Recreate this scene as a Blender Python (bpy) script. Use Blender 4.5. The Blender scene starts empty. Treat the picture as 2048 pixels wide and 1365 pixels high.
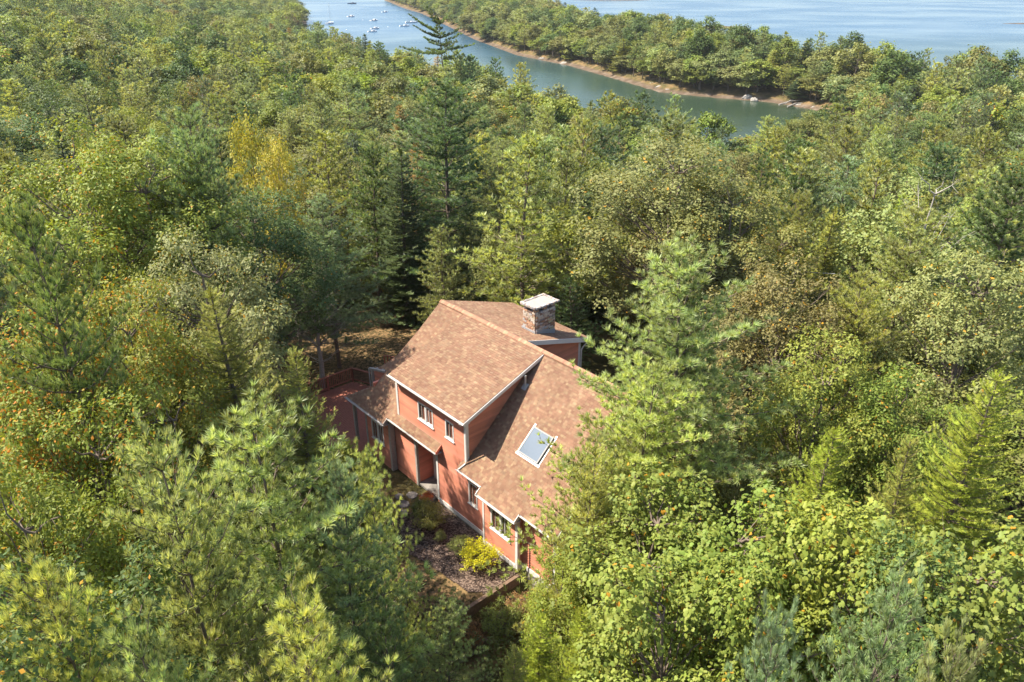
import bpy, math, random
import numpy as np
from mathutils import Matrix, Vector

rad = math.radians
SC = bpy.context.scene
COL = SC.collection
RS = np.random.RandomState(7)
random.seed(7)

# ------------------------------------------------------------------ camera
PITCH = math.atan(.4987)
FPX, CX, CY = 1500.0, 1024.0, 682.5
CAMZ = 45.0
cam = bpy.data.cameras.new('camera')
cam.sensor_width = 36.0
cam.lens = FPX / 2048 * 36
cam.clip_start = .3
cam.clip_end = 12000
camo = bpy.data.objects.new('camera', cam)
COL.objects.link(camo)
camo.location = (0, 0, CAMZ)
camo.rotation_euler = (rad(90) - PITCH, 0, 0)
SC.camera = camo

# ------------------------------------------------------------------ light
SUN = Vector((-1.50, .14, 1.95)).normalized()      # towards the sun
w = bpy.data.worlds.new('World')
SC.world = w
w.use_nodes = True
nt = w.node_tree
bg = nt.nodes['Background']
sky = nt.nodes.new('ShaderNodeTexSky')
sky.sky_type = 'NISHITA'
sky.sun_disc = False
sky.sun_elevation = math.asin(SUN.z)
sky.sun_rotation = math.atan2(SUN.x, SUN.y)
sky.air_density = 1.0
sky.dust_density = 1.2
sky.ozone_density = 1.0
bg.inputs['Strength'].default_value = .125
nt.links.new(sky.outputs[0], bg.inputs['Color'])
sl = bpy.data.lights.new('sun', 'SUN')
sl.energy = 5.0
sl.angle = rad(.53)
sl.color = (1, .91, .76)
so = bpy.data.objects.new('sun', sl)
COL.objects.link(so)
so.rotation_euler = SUN.to_track_quat('Z', 'Y').to_euler()
so.location = (-100, 0, 150)
SC.view_settings.view_transform = 'Standard'
SC.view_settings.look = 'None'
SC.view_settings.gamma = 1
SC.view_settings.use_curve_mapping = False
SC.view_settings.exposure = 1.2
SC.render.engine = 'CYCLES'
SC.cycles.max_bounces = 6
SC.cycles.diffuse_bounces = 3
SC.cycles.glossy_bounces = 2
SC.cycles.transmission_bounces = 4
SC.cycles.transparent_max_bounces = 4
SC.cycles.volume_bounces = 0
SC.cycles.caustics_reflective = False
SC.cycles.caustics_refractive = False
SC.cycles.use_denoising = True

# ------------------------------------------------------------------ helpers
def ray(x, y):
    sp, cp = math.sin(PITCH), math.cos(PITCH)
    u, v = (x - CX) / FPX, (y - CY) / FPX
    return np.array([u, cp - v * sp, -sp - v * cp])

def at(x, y, z):
    d = ray(x, y)
    t = (z - CAMZ) / d[2]
    return d * t + np.array([0, 0, CAMZ])

def pix(P):
    sp, cp = math.sin(PITCH), math.cos(PITCH)
    x, y, z = P[0], P[1], P[2] - CAMZ
    dep = y * cp - z * sp
    return CX + FPX * x / dep, CY + FPX * (-y * sp - z * cp) / dep, dep

def tag(o, label=None, cat=None, group=None, kind=None):
    if label: o['label'] = label
    if cat: o['category'] = cat
    if group: o['group'] = group
    if kind: o['kind'] = kind
    return o

def empty(name, loc=(0, 0, 0), rz=0.0):
    o = bpy.data.objects.new(name, None)
    o.empty_display_size = .3
    COL.objects.link(o)
    o.location = loc
    o.rotation_euler = (0, 0, rz)
    return o

def link(name, me, parent=None, loc=None, rz=None):
    o = bpy.data.objects.new(name, me)
    COL.objects.link(o)
    if parent is not None: o.parent = parent
    if loc is not None: o.location = loc
    if rz is not None: o.rotation_euler = (0, 0, rz)
    return o

def mesh_np(name, V, T, mats, tint=None, mat_idx=None, col=None, smooth=False):
    """V (n,3), T (m,3) triangle mesh built quickly"""
    me = bpy.data.meshes.new(name)
    n, m = len(V), len(T)
    me.vertices.add(n)
    me.vertices.foreach_set('co', np.ascontiguousarray(V, dtype=np.float32).ravel())
    me.loops.add(m * 3)
    me.loops.foreach_set('vertex_index', np.ascontiguousarray(T, dtype=np.int32).ravel())
    me.polygons.add(m)
    me.polygons.foreach_set('loop_start', np.arange(0, m * 3, 3, dtype=np.int32))
    if mat_idx is not None:
        me.polygons.foreach_set('material_index', mat_idx.astype(np.int32))
    if smooth:
        me.polygons.foreach_set('use_smooth', np.ones(m, dtype=bool))
    for mm in mats: me.materials.append(mm)
    if tint is not None:
        a = me.attributes.new('tint', 'FLOAT', 'POINT')
        a.data.foreach_set('value', tint.astype(np.float32))
    if col is not None:
        a = me.attributes.new('col', 'FLOAT_COLOR', 'POINT')
        a.data.foreach_set('color', np.ascontiguousarray(col, dtype=np.float32).ravel())
    me.update(calc_edges=True)
    return me

class MB:
    """collects polygons"""
    def __init__(s): s.v, s.f, s.c = [], [], []
    def add(s, vs, fs, col=None):
        k = len(s.v)
        s.v += [tuple(v) for v in vs]
        s.f += [tuple(i + k for i in f) for f in fs]
        if col is not None: s.c += [tuple(col) + (1,)] * len(vs)
        return s
    def box(s, x0, x1, y0, y1, z0, z1, col=None):
        return s.add([(x0, y0, z0), (x1, y0, z0), (x1, y1, z0), (x0, y1, z0), (x0, y0, z1), (x1, y0, z1), (x1, y1, z1), (x0, y1, z1)],
                     [(3, 2, 1, 0), (4, 5, 6, 7), (0, 1, 5, 4), (1, 2, 6, 5), (2, 3, 7, 6), (3, 0, 4, 7)], col)
    def bar(s, p, q, w, h, up=(0, 0, 1), col=None):
        p, q, up = Vector(p), Vector(q), Vector(up)
        d = (q - p).normalized()
        sd = d.cross(up).normalized() * w / 2
        u = sd.cross(d).normalized() * h / 2
        vs = [p - sd - u, p + sd - u, p + sd + u, p - sd + u, q - sd - u, q + sd - u, q + sd + u, q - sd + u]
        return s.add(vs, [(0, 1, 2, 3), (7, 6, 5, 4), (1, 0, 4, 5), (2, 1, 5, 6), (3, 2, 6, 7), (0, 3, 7, 4)], col)
    def tube(s, pts, rs, n=8, caps=True):
        pts = [Vector(p) for p in pts]
        rings = []
        for i, p in enumerate(pts):
            d = (pts[min(i + 1, len(pts) - 1)] - pts[max(i - 1, 0)]).normalized()
            a = d.cross(Vector((.31, .2, .93))).normalized() if abs(d.z) < .95 else d.cross(Vector((1, 0, 0))).normalized()
            b = d.cross(a)
            k = len(s.v)
            for j in range(n):
                t = 2 * math.pi * j / n
                s.v.append(tuple(p + (a * math.cos(t) + b * math.sin(t)) * rs[i]))
            rings.append(k)
        for r0, r1 in zip(rings, rings[1:]):
            for j in range(n):
                s.f.append((r0 + j, r0 + (j + 1) % n, r1 + (j + 1) % n, r1 + j))
        if caps:
            s.f.append(tuple(rings[0] + j for j in range(n))[::-1])
            s.f.append(tuple(rings[-1] + j for j in range(n)))
        return s
    def prism(s, poly, zb, zt):
        """poly list of (x,y); zb / zt numbers or functions of (x,y)"""
        fb = zb if callable(zb) else (lambda x, y: zb)
        ft = zt if callable(zt) else (lambda x, y: zt)
        n = len(poly)
        vs = [(x, y, fb(x, y)) for x, y in poly] + [(x, y, ft(x, y)) for x, y in poly]
        fs = [tuple(range(n))[::-1], tuple(range(n, 2 * n))] + [(i, (i + 1) % n, n + (i + 1) % n, n + i) for i in range(n)]
        return s.add(vs, fs)
    def mesh(s, name, m, bevel=None):
        me = bpy.data.meshes.new(name)
        me.from_pydata(s.v, [], s.f)
        me.materials.append(m)
        if s.c and len(s.c) == len(s.v):
            a = me.attributes.new('col', 'FLOAT_COLOR', 'POINT')
            a.data.foreach_set('color', np.array(s.c, dtype=np.float32).ravel())
        me.update()
        return me
    def build(s, name, m, parent=None, smooth=False, kind=None):
        me = s.mesh(name, m)
        if smooth:
            me.polygons.foreach_set('use_smooth', [True] * len(me.polygons))
        o = link(name, me, parent)
        if kind: o['kind'] = kind
        return o

# ------------------------------------------------------------------ materials
def mat(name):
    m = bpy.data.materials.new(name)
    m.use_nodes = True
    return m, m.node_tree, m.node_tree.nodes['Principled BSDF']

def N(t, typ, **kw):
    n = t.nodes.new(typ)
    for k, v in kw.items():
        if hasattr(n, k): setattr(n, k, v)
        else: n.inputs[k].default_value = v
    return n

def ramp(t, fac, stops):
    r = t.nodes.new('ShaderNodeValToRGB')
    while len(r.color_ramp.elements) < len(stops): r.color_ramp.elements.new(.5)
    for e, (p, c) in zip(r.color_ramp.elements, stops):
        e.position = p
        e.color = tuple(c) + (1,)
    t.links.new(fac, r.inputs[0])
    return r.outputs[0]

def simple(name, c, rough=.6, var=.15, scale=6.0, bump=.0, metal=0.0, spec=.4, detail=6):
    m, t, b = mat(name)
    g = N(t, 'ShaderNodeNewGeometry')
    no = N(t, 'ShaderNodeTexNoise')
    no.inputs['Scale'].default_value = scale
    no.inputs['Detail'].default_value = detail
    no.inputs['Roughness'].default_value = .65
    t.links.new(g.outputs['Position'], no.inputs['Vector'])
    lo = tuple(x * (1 - var) for x in c)
    hi = tuple(min(1, x * (1 + var)) for x in c)
    t.links.new(ramp(t, no.outputs[0], [(.3, lo), (.7, hi)]), b.inputs['Base Color'])
    b.inputs['Roughness'].default_value = rough
    b.inputs['Metallic'].default_value = metal
    b.inputs['Specular IOR Level'].default_value = spec
    if bump:
        bp = N(t, 'ShaderNodeBump')
        bp.inputs['Strength'].default_value = bump
        bp.inputs['Distance'].default_value = .02
        t.links.new(no.outputs[0], bp.inputs['Height'])
        t.links.new(bp.outputs[0], b.inputs['Normal'])
    return m

def leaf_mat(name, accent=None, inst=False, trans=.35, spread=.30, rough=.55, spec=.25):
    m, t, b = mat(name)
    oi = N(t, 'ShaderNodeObjectInfo')
    at_ = N(t, 'ShaderNodeAttribute', attribute_name='tint')
    fr = N(t, 'ShaderNodeMath', operation='FRACT')
    mu = N(t, 'ShaderNodeMath', operation='MULTIPLY')
    mu.inputs[1].default_value = 7.31
    t.links.new(at_.outputs['Fac'], mu.inputs[0])
    t.links.new(mu.outputs[0], fr.inputs[0])
    hs = N(t, 'ShaderNodeHueSaturation')
    mh = N(t, 'ShaderNodeMapRange')
    mh.inputs['To Min'].default_value = .485
    mh.inputs['To Max'].default_value = .515
    mv = N(t, 'ShaderNodeMapRange')
    mv.inputs['To Min'].default_value = 1 - spread
    mv.inputs['To Max'].default_value = 1 + spread
    t.links.new(fr.outputs[0], mh.inputs[0])
    t.links.new(at_.outputs['Fac'], mv.inputs[0])
    t.links.new(mh.outputs[0], hs.inputs['Hue'])
    t.links.new(mv.outputs[0], hs.inputs['Value'])
    if inst:
        ia = N(t, 'ShaderNodeAttribute', attribute_name='icol')
        ia.attribute_type = 'INSTANCER'
        t.links.new(ia.outputs['Color'], hs.inputs['Color'])
    else:
        t.links.new(oi.outputs['Color'], hs.inputs['Color'])
    out = hs.outputs[0]
    if accent:
        gt = N(t, 'ShaderNodeMath', operation='GREATER_THAN')
        ad = N(t, 'ShaderNodeMath', operation='FRACT')
        m2 = N(t, 'ShaderNodeMath', operation='MULTIPLY')
        m2.inputs[1].default_value = 3.77
        t.links.new(at_.outputs['Fac'], m2.inputs[0])
        t.links.new(m2.outputs[0], ad.inputs[0])
        t.links.new(ad.outputs[0], gt.inputs[0])
        t.links.new(oi.outputs['Alpha'], gt.inputs[1])
        mx = N(t, 'ShaderNodeMixRGB')
        t.links.new(gt.outputs[0], mx.inputs[0])
        t.links.new(out, mx.inputs[1])
        t.links.new(ramp(t, fr.outputs[0], [(0, accent[0]), (.5, accent[1]), (1, accent[2])]), mx.inputs[2])
        out = mx.outputs[0]
    t.links.new(out, b.inputs['Base Color'])
    b.inputs['Roughness'].default_value = rough
    b.inputs['Specular IOR Level'].default_value = spec
    tr = N(t, 'ShaderNodeBsdfTranslucent')
    g2 = N(t, 'ShaderNodeMixRGB', blend_type='MULTIPLY')
    g2.inputs[0].default_value = 1
    g2.inputs[2].default_value = (1.25, 1.15, .5, 1)
    t.links.new(out, g2.inputs[1])
    t.links.new(g2.outputs[0], tr.inputs['Color'])
    ms = N(t, 'ShaderNodeMixShader')
    ms.inputs[0].default_value = trans
    t.links.new(b.outputs[0], ms.inputs[1])
    t.links.new(tr.outputs[0], ms.inputs[2])
    t.links.new(ms.outputs[0], t.nodes['Material Output'].inputs['Surface'])
    return m

def attr_mat(name, rough=.85, noise=.25, nscale=40.0, spec=.2):
    m, t, b = mat(name)
    a = N(t, 'ShaderNodeAttribute', attribute_name='col')
    no = N(t, 'ShaderNodeTexNoise')
    g = N(t, 'ShaderNodeNewGeometry')
    no.inputs['Scale'].default_value = nscale
    no.inputs['Detail'].default_value = 5
    t.links.new(g.outputs['Position'], no.inputs['Vector'])
    mr = N(t, 'ShaderNodeMapRange')
    mr.inputs['From Min'].default_value = .3
    mr.inputs['From Max'].default_value = .7
    mr.inputs['To Min'].default_value = 1 - noise
    mr.inputs['To Max'].default_value = 1 + noise
    t.links.new(no.outputs[0], mr.inputs[0])
    n2 = N(t, 'ShaderNodeTexNoise')
    n2.inputs['Scale'].default_value = .8
    n2.inputs['Detail'].default_value = 3
    t.links.new(g.outputs['Position'], n2.inputs['Vector'])
    m2 = N(t, 'ShaderNodeMapRange')
    m2.inputs['From Min'].default_value = .3
    m2.inputs['From Max'].default_value = .7
    m2.inputs['To Min'].default_value = .86
    m2.inputs['To Max'].default_value = 1.1
    t.links.new(n2.outputs[0], m2.inputs[0])
    mm = N(t, 'ShaderNodeMath', operation='MULTIPLY')
    t.links.new(mr.outputs[0], mm.inputs[0])
    t.links.new(m2.outputs[0], mm.inputs[1])
    vm = N(t, 'ShaderNodeVectorMath', operation='SCALE')
    t.links.new(a.outputs['Color'], vm.inputs[0])
    t.links.new(mm.outputs[0], vm.inputs['Scale'])
    t.links.new(vm.outputs[0], b.inputs['Base Color'])
    b.inputs['Roughness'].default_value = rough
    b.inputs['Specular IOR Level'].default_value = spec
    return m

M = {}
M['leaf'] = leaf_mat('broad_leaves', accent=((.42, .06, .02), (.5, .16, .02), (.5, .3, .03)), trans=.32)
M['needle'] = leaf_mat('pine_needles', trans=.42, spread=.34, rough=.42, spec=.5)
M['spruce'] = leaf_mat('spruce_needles', trans=.22, spread=.3, rough=.6, spec=.2)
M['far'] = leaf_mat('distant_foliage', inst=True, trans=.3, spread=.35)
M['bark'] = simple('grey_brown_bark', (.15, .115, .09), .9, .35, 9, .4)
M['pale_bark'] = simple('pale_grey_bark', (.34, .31, .27), .85, .3, 9, .3)
M['siding'] = simple('terracotta_clapboard', (.58, .225, .15), .6, .07, 3.0, 0)
M['clap'] = attr_mat('painted_clapboards', .6, .05, 20, .35)
M['trim'] = simple('white_trim_paint', (.66, .645, .63), .5, .05, 5)
M['old_trim'] = simple('weathered_trim_paint', (.36, .33, .30), .7, .2, 8)
M['dark'] = simple('dark_interior', (.015, .014, .013), .8, .1)
M['deckwood'] = simple('red_stained_deck_wood', (.36, .13, .085), .7, .2, 7)
M['oldwood'] = simple('weathered_brown_timber', (.17, .11, .075), .85, .3, 8, .4)
M['concrete'] = simple('grey_concrete', (.36, .33, .29), .85, .12, 3, .2)
M['shingle'] = attr_mat('asphalt_shingles', .9, .16, 55)
M['stone'] = attr_mat('field_stone', .85, .28, 14)
M['mortar'] = simple('mortar', (.34, .30, .27), .9, .15, 12)
M['flash'] = simple('lead_flashing', (.33, .335, .35), .5, .15, 8, 0, .1)
M['metal'] = simple('galvanised_metal', (.42, .42, .42), .4, .08, 8, 0, .4)
M['skyframe'] = simple('grey_skylight_frame', (.20, .20, .205), .5, .05, 8)
M['white'] = simple('white_gelcoat', (.8, .8, .8), .35, .03, 2)
M['hull_dark'] = simple('dark_blue_hull', (.03, .05, .09), .35, .05, 2)
M['slab'] = simple('chimney_cap_mortar', (.33, .30, .265), .9, .15, 5, .3)

def glass_mat(name, col=(.03, .035, .035), rough=.04):
    m, t, b = mat(name)
    b.inputs['Base Color'].default_value = tuple(col) + (1,)
    b.inputs['Roughness'].default_value = rough
    b.inputs['IOR'].default_value = 1.5
    b.inputs['Specular IOR Level'].default_value = .8
    return m
M['glass'] = glass_mat('window_glass')
M['skyglass'] = glass_mat('skylight_glass', (.11, .145, .19), .12)

# ground: forest litter, shore rock by height above the water
m, t, b = mat('forest_floor')
g = N(t, 'ShaderNodeNewGeometry')
n1 = N(t, 'ShaderNodeTexNoise'); n1.inputs['Scale'].default_value = .35; n1.inputs['Detail'].default_value = 8
n2 = N(t, 'ShaderNodeTexNoise'); n2.inputs['Scale'].default_value = 9; n2.inputs['Detail'].default_value = 8; n2.inputs['Roughness'].default_value = .75
for q in (n1, n2): t.links.new(g.outputs['Position'], q.inputs['Vector'])
mxn = N(t, 'ShaderNodeMath', operation='ADD')
t.links.new(n1.outputs[0], mxn.inputs[0]); t.links.new(n2.outputs[0], mxn.inputs[1])
hf = N(t, 'ShaderNodeMath', operation='MULTIPLY'); hf.inputs[1].default_value = .5
t.links.new(mxn.outputs[0], hf.inputs[0])
soil = ramp(t, hf.outputs[0], [(.36, (.045, .045, .018)), (.47, (.10, .085, .035)), (.55, (.20, .13, .06)), (.64, (.28, .19, .09))])
rock = ramp(t, hf.outputs[0], [(.35, (.06, .045, .03)), (.5, (.12, .085, .058)), (.65, (.22, .18, .14))])
sx = N(t, 'ShaderNodeSeparateXYZ'); t.links.new(g.outputs['Position'], sx.inputs[0])
mr = N(t, 'ShaderNodeMapRange'); mr.inputs['From Min'].default_value = .6; mr.inputs['From Max'].default_value = 1.2
t.links.new(sx.outputs[2], mr.inputs[0])
mx = N(t, 'ShaderNodeMixRGB'); t.links.new(mr.outputs[0], mx.inputs[0]); t.links.new(rock, mx.inputs[1]); t.links.new(soil, mx.inputs[2])
t.links.new(mx.outputs[0], b.inputs['Base Color'])
b.inputs['Roughness'].default_value = .95
b.inputs['Specular IOR Level'].default_value = .1
bp = N(t, 'ShaderNodeBump'); bp.inputs['Strength'].default_value = .6; bp.inputs['Distance'].default_value = .08
t.links.new(n2.outputs[0], bp.inputs['Height']); t.links.new(bp.outputs[0], b.inputs['Normal'])
M['ground'] = m

# water: green in the shallow channel, bluer outside (depth changes with place)
m, t, b = mat('sea_water')
g = N(t, 'ShaderNodeNewGeometry')
sx = N(t, 'ShaderNodeSeparateXYZ'); t.links.new(g.outputs['Position'], sx.inputs[0])
mr = N(t, 'ShaderNodeMapRange'); mr.inputs['From Min'].default_value = 230; mr.inputs['From Max'].default_value = 640
t.links.new(sx.outputs[1], mr.inputs[0])
wc = ramp(t, mr.outputs[0], [(0, (.030, .048, .024)), (.3, (.032, .062, .042)), (.75, (.03, .075, .11)), (1, (.03, .085, .15))])
t.links.new(wc, b.inputs['Base Color'])
b.inputs['IOR'].default_value = 1.33
mp = N(t, 'ShaderNodeMapping'); mp.inputs['Scale'].default_value = (.22, .30, 1)
t.links.new(g.outputs['Position'], mp.inputs['Vector'])
n1 = N(t, 'ShaderNodeTexNoise'); n1.inputs['Scale'].default_value = 1.0; n1.inputs['Detail'].default_value = 6
n2 = N(t, 'ShaderNodeTexNoise'); n2.inputs['Scale'].default_value = .045; n2.inputs['Detail'].default_value = 5
t.links.new(mp.outputs[0], n1.inputs['Vector']); t.links.new(mp.outputs[0], n2.inputs['Vector'])
st = N(t, 'ShaderNodeMapRange'); st.inputs['To Min'].default_value = .10; st.inputs['To Max'].default_value = .2
st.inputs['From Min'].default_value = .35; st.inputs['From Max'].default_value = .65
t.links.new(n2.outputs[0], st.inputs[0])
rw_ = N(t, 'ShaderNodeMapRange'); rw_.inputs['From Min'].default_value = .38; rw_.inputs['From Max'].default_value = .62
rw_.inputs['To Min'].default_value = .2; rw_.inputs['To Max'].default_value = .3
t.links.new(n2.outputs[0], rw_.inputs[0]); t.links.new(rw_.outputs[0], b.inputs['Roughness'])
bp = N(t, 'ShaderNodeBump'); bp.inputs['Distance'].default_value = .6
t.links.new(st.outputs[0], bp.inputs['Strength'])
t.links.new(n1.outputs[0], bp.inputs['Height']); t.links.new(bp.outputs[0], b.inputs['Normal'])
M['water'] = m

def mulch_mat(name, stops, sc):
    m, t, b = mat(name)
    g = N(t, 'ShaderNodeNewGeometry')
    v = N(t, 'ShaderNodeTexVoronoi'); v.inputs['Scale'].default_value = sc
    n = N(t, 'ShaderNodeTexNoise'); n.inputs['Scale'].default_value = sc * .6; n.inputs['Detail'].default_value = 6
    t.links.new(g.outputs['Position'], n.inputs['Vector'])
    t.links.new(g.outputs['Position'], v.inputs['Vector'])
    sp = N(t, 'ShaderNodeSeparateColor')
    t.links.new(v.outputs['Color'], sp.inputs[0])
    ad = N(t, 'ShaderNodeMath', operation='ADD'); t.links.new(sp.outputs[0], ad.inputs[0]); t.links.new(n.outputs[0], ad.inputs[1])
    h = N(t, 'ShaderNodeMath', operation='MULTIPLY'); h.inputs[1].default_value = .5
    t.links.new(ad.outputs[0], h.inputs[0])
    t.links.new(ramp(t, h.outputs[0], stops), b.inputs['Base Color'])
    b.inputs['Roughness'].default_value = .95
    b.inputs['Specular IOR Level'].default_value = .1
    bp = N(t, 'ShaderNodeBump'); bp.inputs['Strength'].default_value = .8; bp.inputs['Distance'].default_value = .03
    t.links.new(v.outputs['Distance'], bp.inputs['Height']); t.links.new(bp.outputs[0], b.inputs['Normal'])
    return m
M['mulch'] = mulch_mat('bark_mulch', [(.25, (.035, .024, .02)), (.5, (.095, .066, .053)), (.72, (.24, .175, .14))], 16)
M['drygrass'] = mulch_mat('dry_lawn', [(.3, (.045, .04, .018)), (.5, (.11, .075, .035)), (.72, (.24, .15, .075))], 7)
M['flag'] = mulch_mat('flagstone_face', [(.25, (.16, .15, .14)), (.5, (.24, .22, .20)), (.8, (.33, .30, .27))], 3)

# ------------------------------------------------------------------ land
def poly_sd(X, Y, poly):
    """signed distance, positive inside"""
    d = np.full(X.shape, 1e9)
    ins = np.zeros(X.shape, bool)
    n = len(poly)
    for i in range(n):
        x0, y0 = poly[i]; x1, y1 = poly[(i + 1) % n]
        ex, ey = x1 - x0, y1 - y0
        tt = np.clip(((X - x0) * ex + (Y - y0) * ey) / (ex * ex + ey * ey), 0, 1)
        d = np.minimum(d, np.hypot(X - x0 - tt * ex, Y - y0 - tt * ey))
        c = ((y0 > Y) != (y1 > Y))
        with np.errstate(divide='ignore', invalid='ignore'):
            xi = (x1 - x0) * (Y - y0) / (y1 - y0 if y1 != y0 else 1e-9) + x0
        ins ^= c & (X < xi)
    return np.where(ins, d, -d)

MAIN = [(-900, 1500), (-330, 1250), (-236, 900), (-190, 745), (-135, 520), (-98, 425), (-62, 350), (-36, 305), (-10, 280), (6, 236), (20, 196), (32, 184),
        (46, 172), (60, 172), (84, 190), (101, 222), (112, 240), (118, 262), (150, 250), (200, 190), (600, 100), (700, -300), (-900, -300)]
ISLE = [(-196, 1264), (-130, 1000), (-95, 880), (-50, 678), (-24, 560), (5, 455), (31, 405), (50, 349), (61, 315), (78, 302), (97, 291), (108, 274), (106, 240), (112, 205),
        (170, 170), (260, 150), (250, 200), (175, 250), (150, 285), (148, 310), (140, 330), (132, 345), (132, 375), (117, 412), (102, 470), (84, 505), (64, 545), (48, 660), (26, 900), (-60, 1300)]
H_A = np.array([.6629, -.7487]); H_B = np.array([.7487, .6629])
O2 = np.array([-3.992, 32.866])
def hab(X, Y):
    dx, dy = X - O2[0], Y - O2[1]
    return dx * H_A[0] + dy * H_A[1], dx * H_B[0] + dy * H_B[1]
def sstep(x, a, b):
    t_ = np.clip((x - a) / (b - a), 0, 1)
    return t_ * t_ * (3 - 2 * t_)
def land_z(X, Y):
    X = np.asarray(X, float); Y = np.asarray(Y, float)
    d = poly_sd(X, Y, MAIN)
    e = poly_sd(X, Y, ISLE)
    hm = np.where(d > 0, 1.6 * sstep(d, 0, 5) + .4 + .105 * np.maximum(d - 3, 0), -3 * sstep(-d, 0, 12) + .4)
    hm = 19.0 - np.log1p(np.exp(np.clip((19.0 - hm) * .9, -30, 30))) / .9
    he = np.where(e > 0, 1.9 * sstep(e, 0, 4) + .3 + .09 * np.minimum(np.maximum(e - 5, 0), 25), -3 * sstep(-e, 0, 12) + .3)
    h = np.maximum(hm, he)
    bump = .45 * np.sin(X * .11 + 1.3) * np.cos(Y * .09) + .25 * np.sin(X * .31) * np.sin(Y * .27 + 2)
    near = sstep(np.hypot(X + 2, Y - 38), 14, 40)
    h = h + bump * near * sstep(h, .5, 5)
    a, b_ = hab(X, Y)
    # walk-out drop at the right end of the house
    drop = sstep(a, 6.9, 7.6) * (1 - sstep(a, 24, 40)) * sstep(b_, -9, -6) * (1 - sstep(b_, 14, 22))
    pad = (1 - near)
    h = h * (1 - pad) + pad * 18.72
    return h - 1.6 * drop

def axis(lo, hi, dlo, dhi, fine, grow):
    a = list(np.arange(dlo, dhi, fine))
    s = fine; x = a[-1]
    while x < hi:
        s = min(s * grow, 5 if x < 700 else 26); x += s; a.append(x)
    s = fine; x = a[0]
    while x > lo:
        s = min(s * grow, 6); x -= s; a.insert(0, x)
    return np.array(a)
gx = axis(-420, 320, -22, 24, .5, 1.10)
gy = axis(-60, 1330, 14, 62, .5, 1.06)
GX, GY = np.meshgrid(gx, gy)
GZ = land_z(GX, GY)
nx, ny = len(gx), len(gy)
idx = np.arange(nx * ny).reshape(ny, nx)
q = np.stack([idx[:-1, :-1], idx[:-1, 1:], idx[1:, 1:], idx[1:, :-1]], -1).reshape(-1, 4)
T = np.concatenate([q[:, [0, 1, 2]], q[:, [0, 2, 3]]])
go = link('ground', mesh_np('ground', np.stack([GX, GY, GZ], -1).reshape(-1, 3), T, [M['ground']], smooth=True))
tag(go, kind='structure')
mb = MB()
mb.add([(-9000, -2500, 0), (9000, -2500, 0), (9000, 11000, 0), (-9000, 11000, 0)], [(0, 1, 2, 3)])
tag(mb.build('sea', M['water']), kind='structure')

def islet(name, px, wx, wy, h, label):
    c = at(px[0], px[1], 0)
    n, r = 26, 7
    vs, fs = [], []
    rs_ = np.random.RandomState(int(px[0]))
    ph = rs_.rand(4) * 6
    for j in range(r):
        k = 1 - j / (r - 1)
        for i in range(n):
            th = 2 * math.pi * i / n
            rr = (1 + .22 * math.sin(3 * th + ph[0]) + .12 * math.sin(7 * th + ph[1])) * k
            vs.append((c[0] + wx * rr * math.cos(th), c[1] + wy * rr * math.sin(th), h * (1 - k ** 2) * (1 + .25 * math.sin(5 * th + j)) - .5 * (k > .99)))
    for j in range(r - 1):
        for i in range(n):
            fs.append((j * n + i, j * n + (i + 1) % n, (j + 1) * n + (i + 1) % n, (j + 1) * n + i))
    o = MB().add(vs, fs).build(name, M['ground'])
    tag(o, kind='structure')
islet('rock_ledge', (1435, 57), 22, 7, 1.6, '')
islet('far_shore', (1225, 0), 55, 26, 4, '')
islet('tidal_ledge', (1560, 87), 4, 2, .5, '')
islet('sand_bar', (2040, 48), 14, 4, .5, '')

# ------------------------------------------------------------------ house
Z0 = 19.0
HRZ = math.atan2(H_A[1], H_A[0])
house = empty('red_house', (O2[0], O2[1], Z0), HRZ)
tag(house, 'terracotta clapboard house with brown shingle roofs, a stone chimney and a skylight', 'house')

def part(mb_, name, m_, parent=house, kind=None, label=None):
    o = mb_.build(name, m_, parent, kind=kind)
    if label: o['label'] = label
    return o

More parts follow.
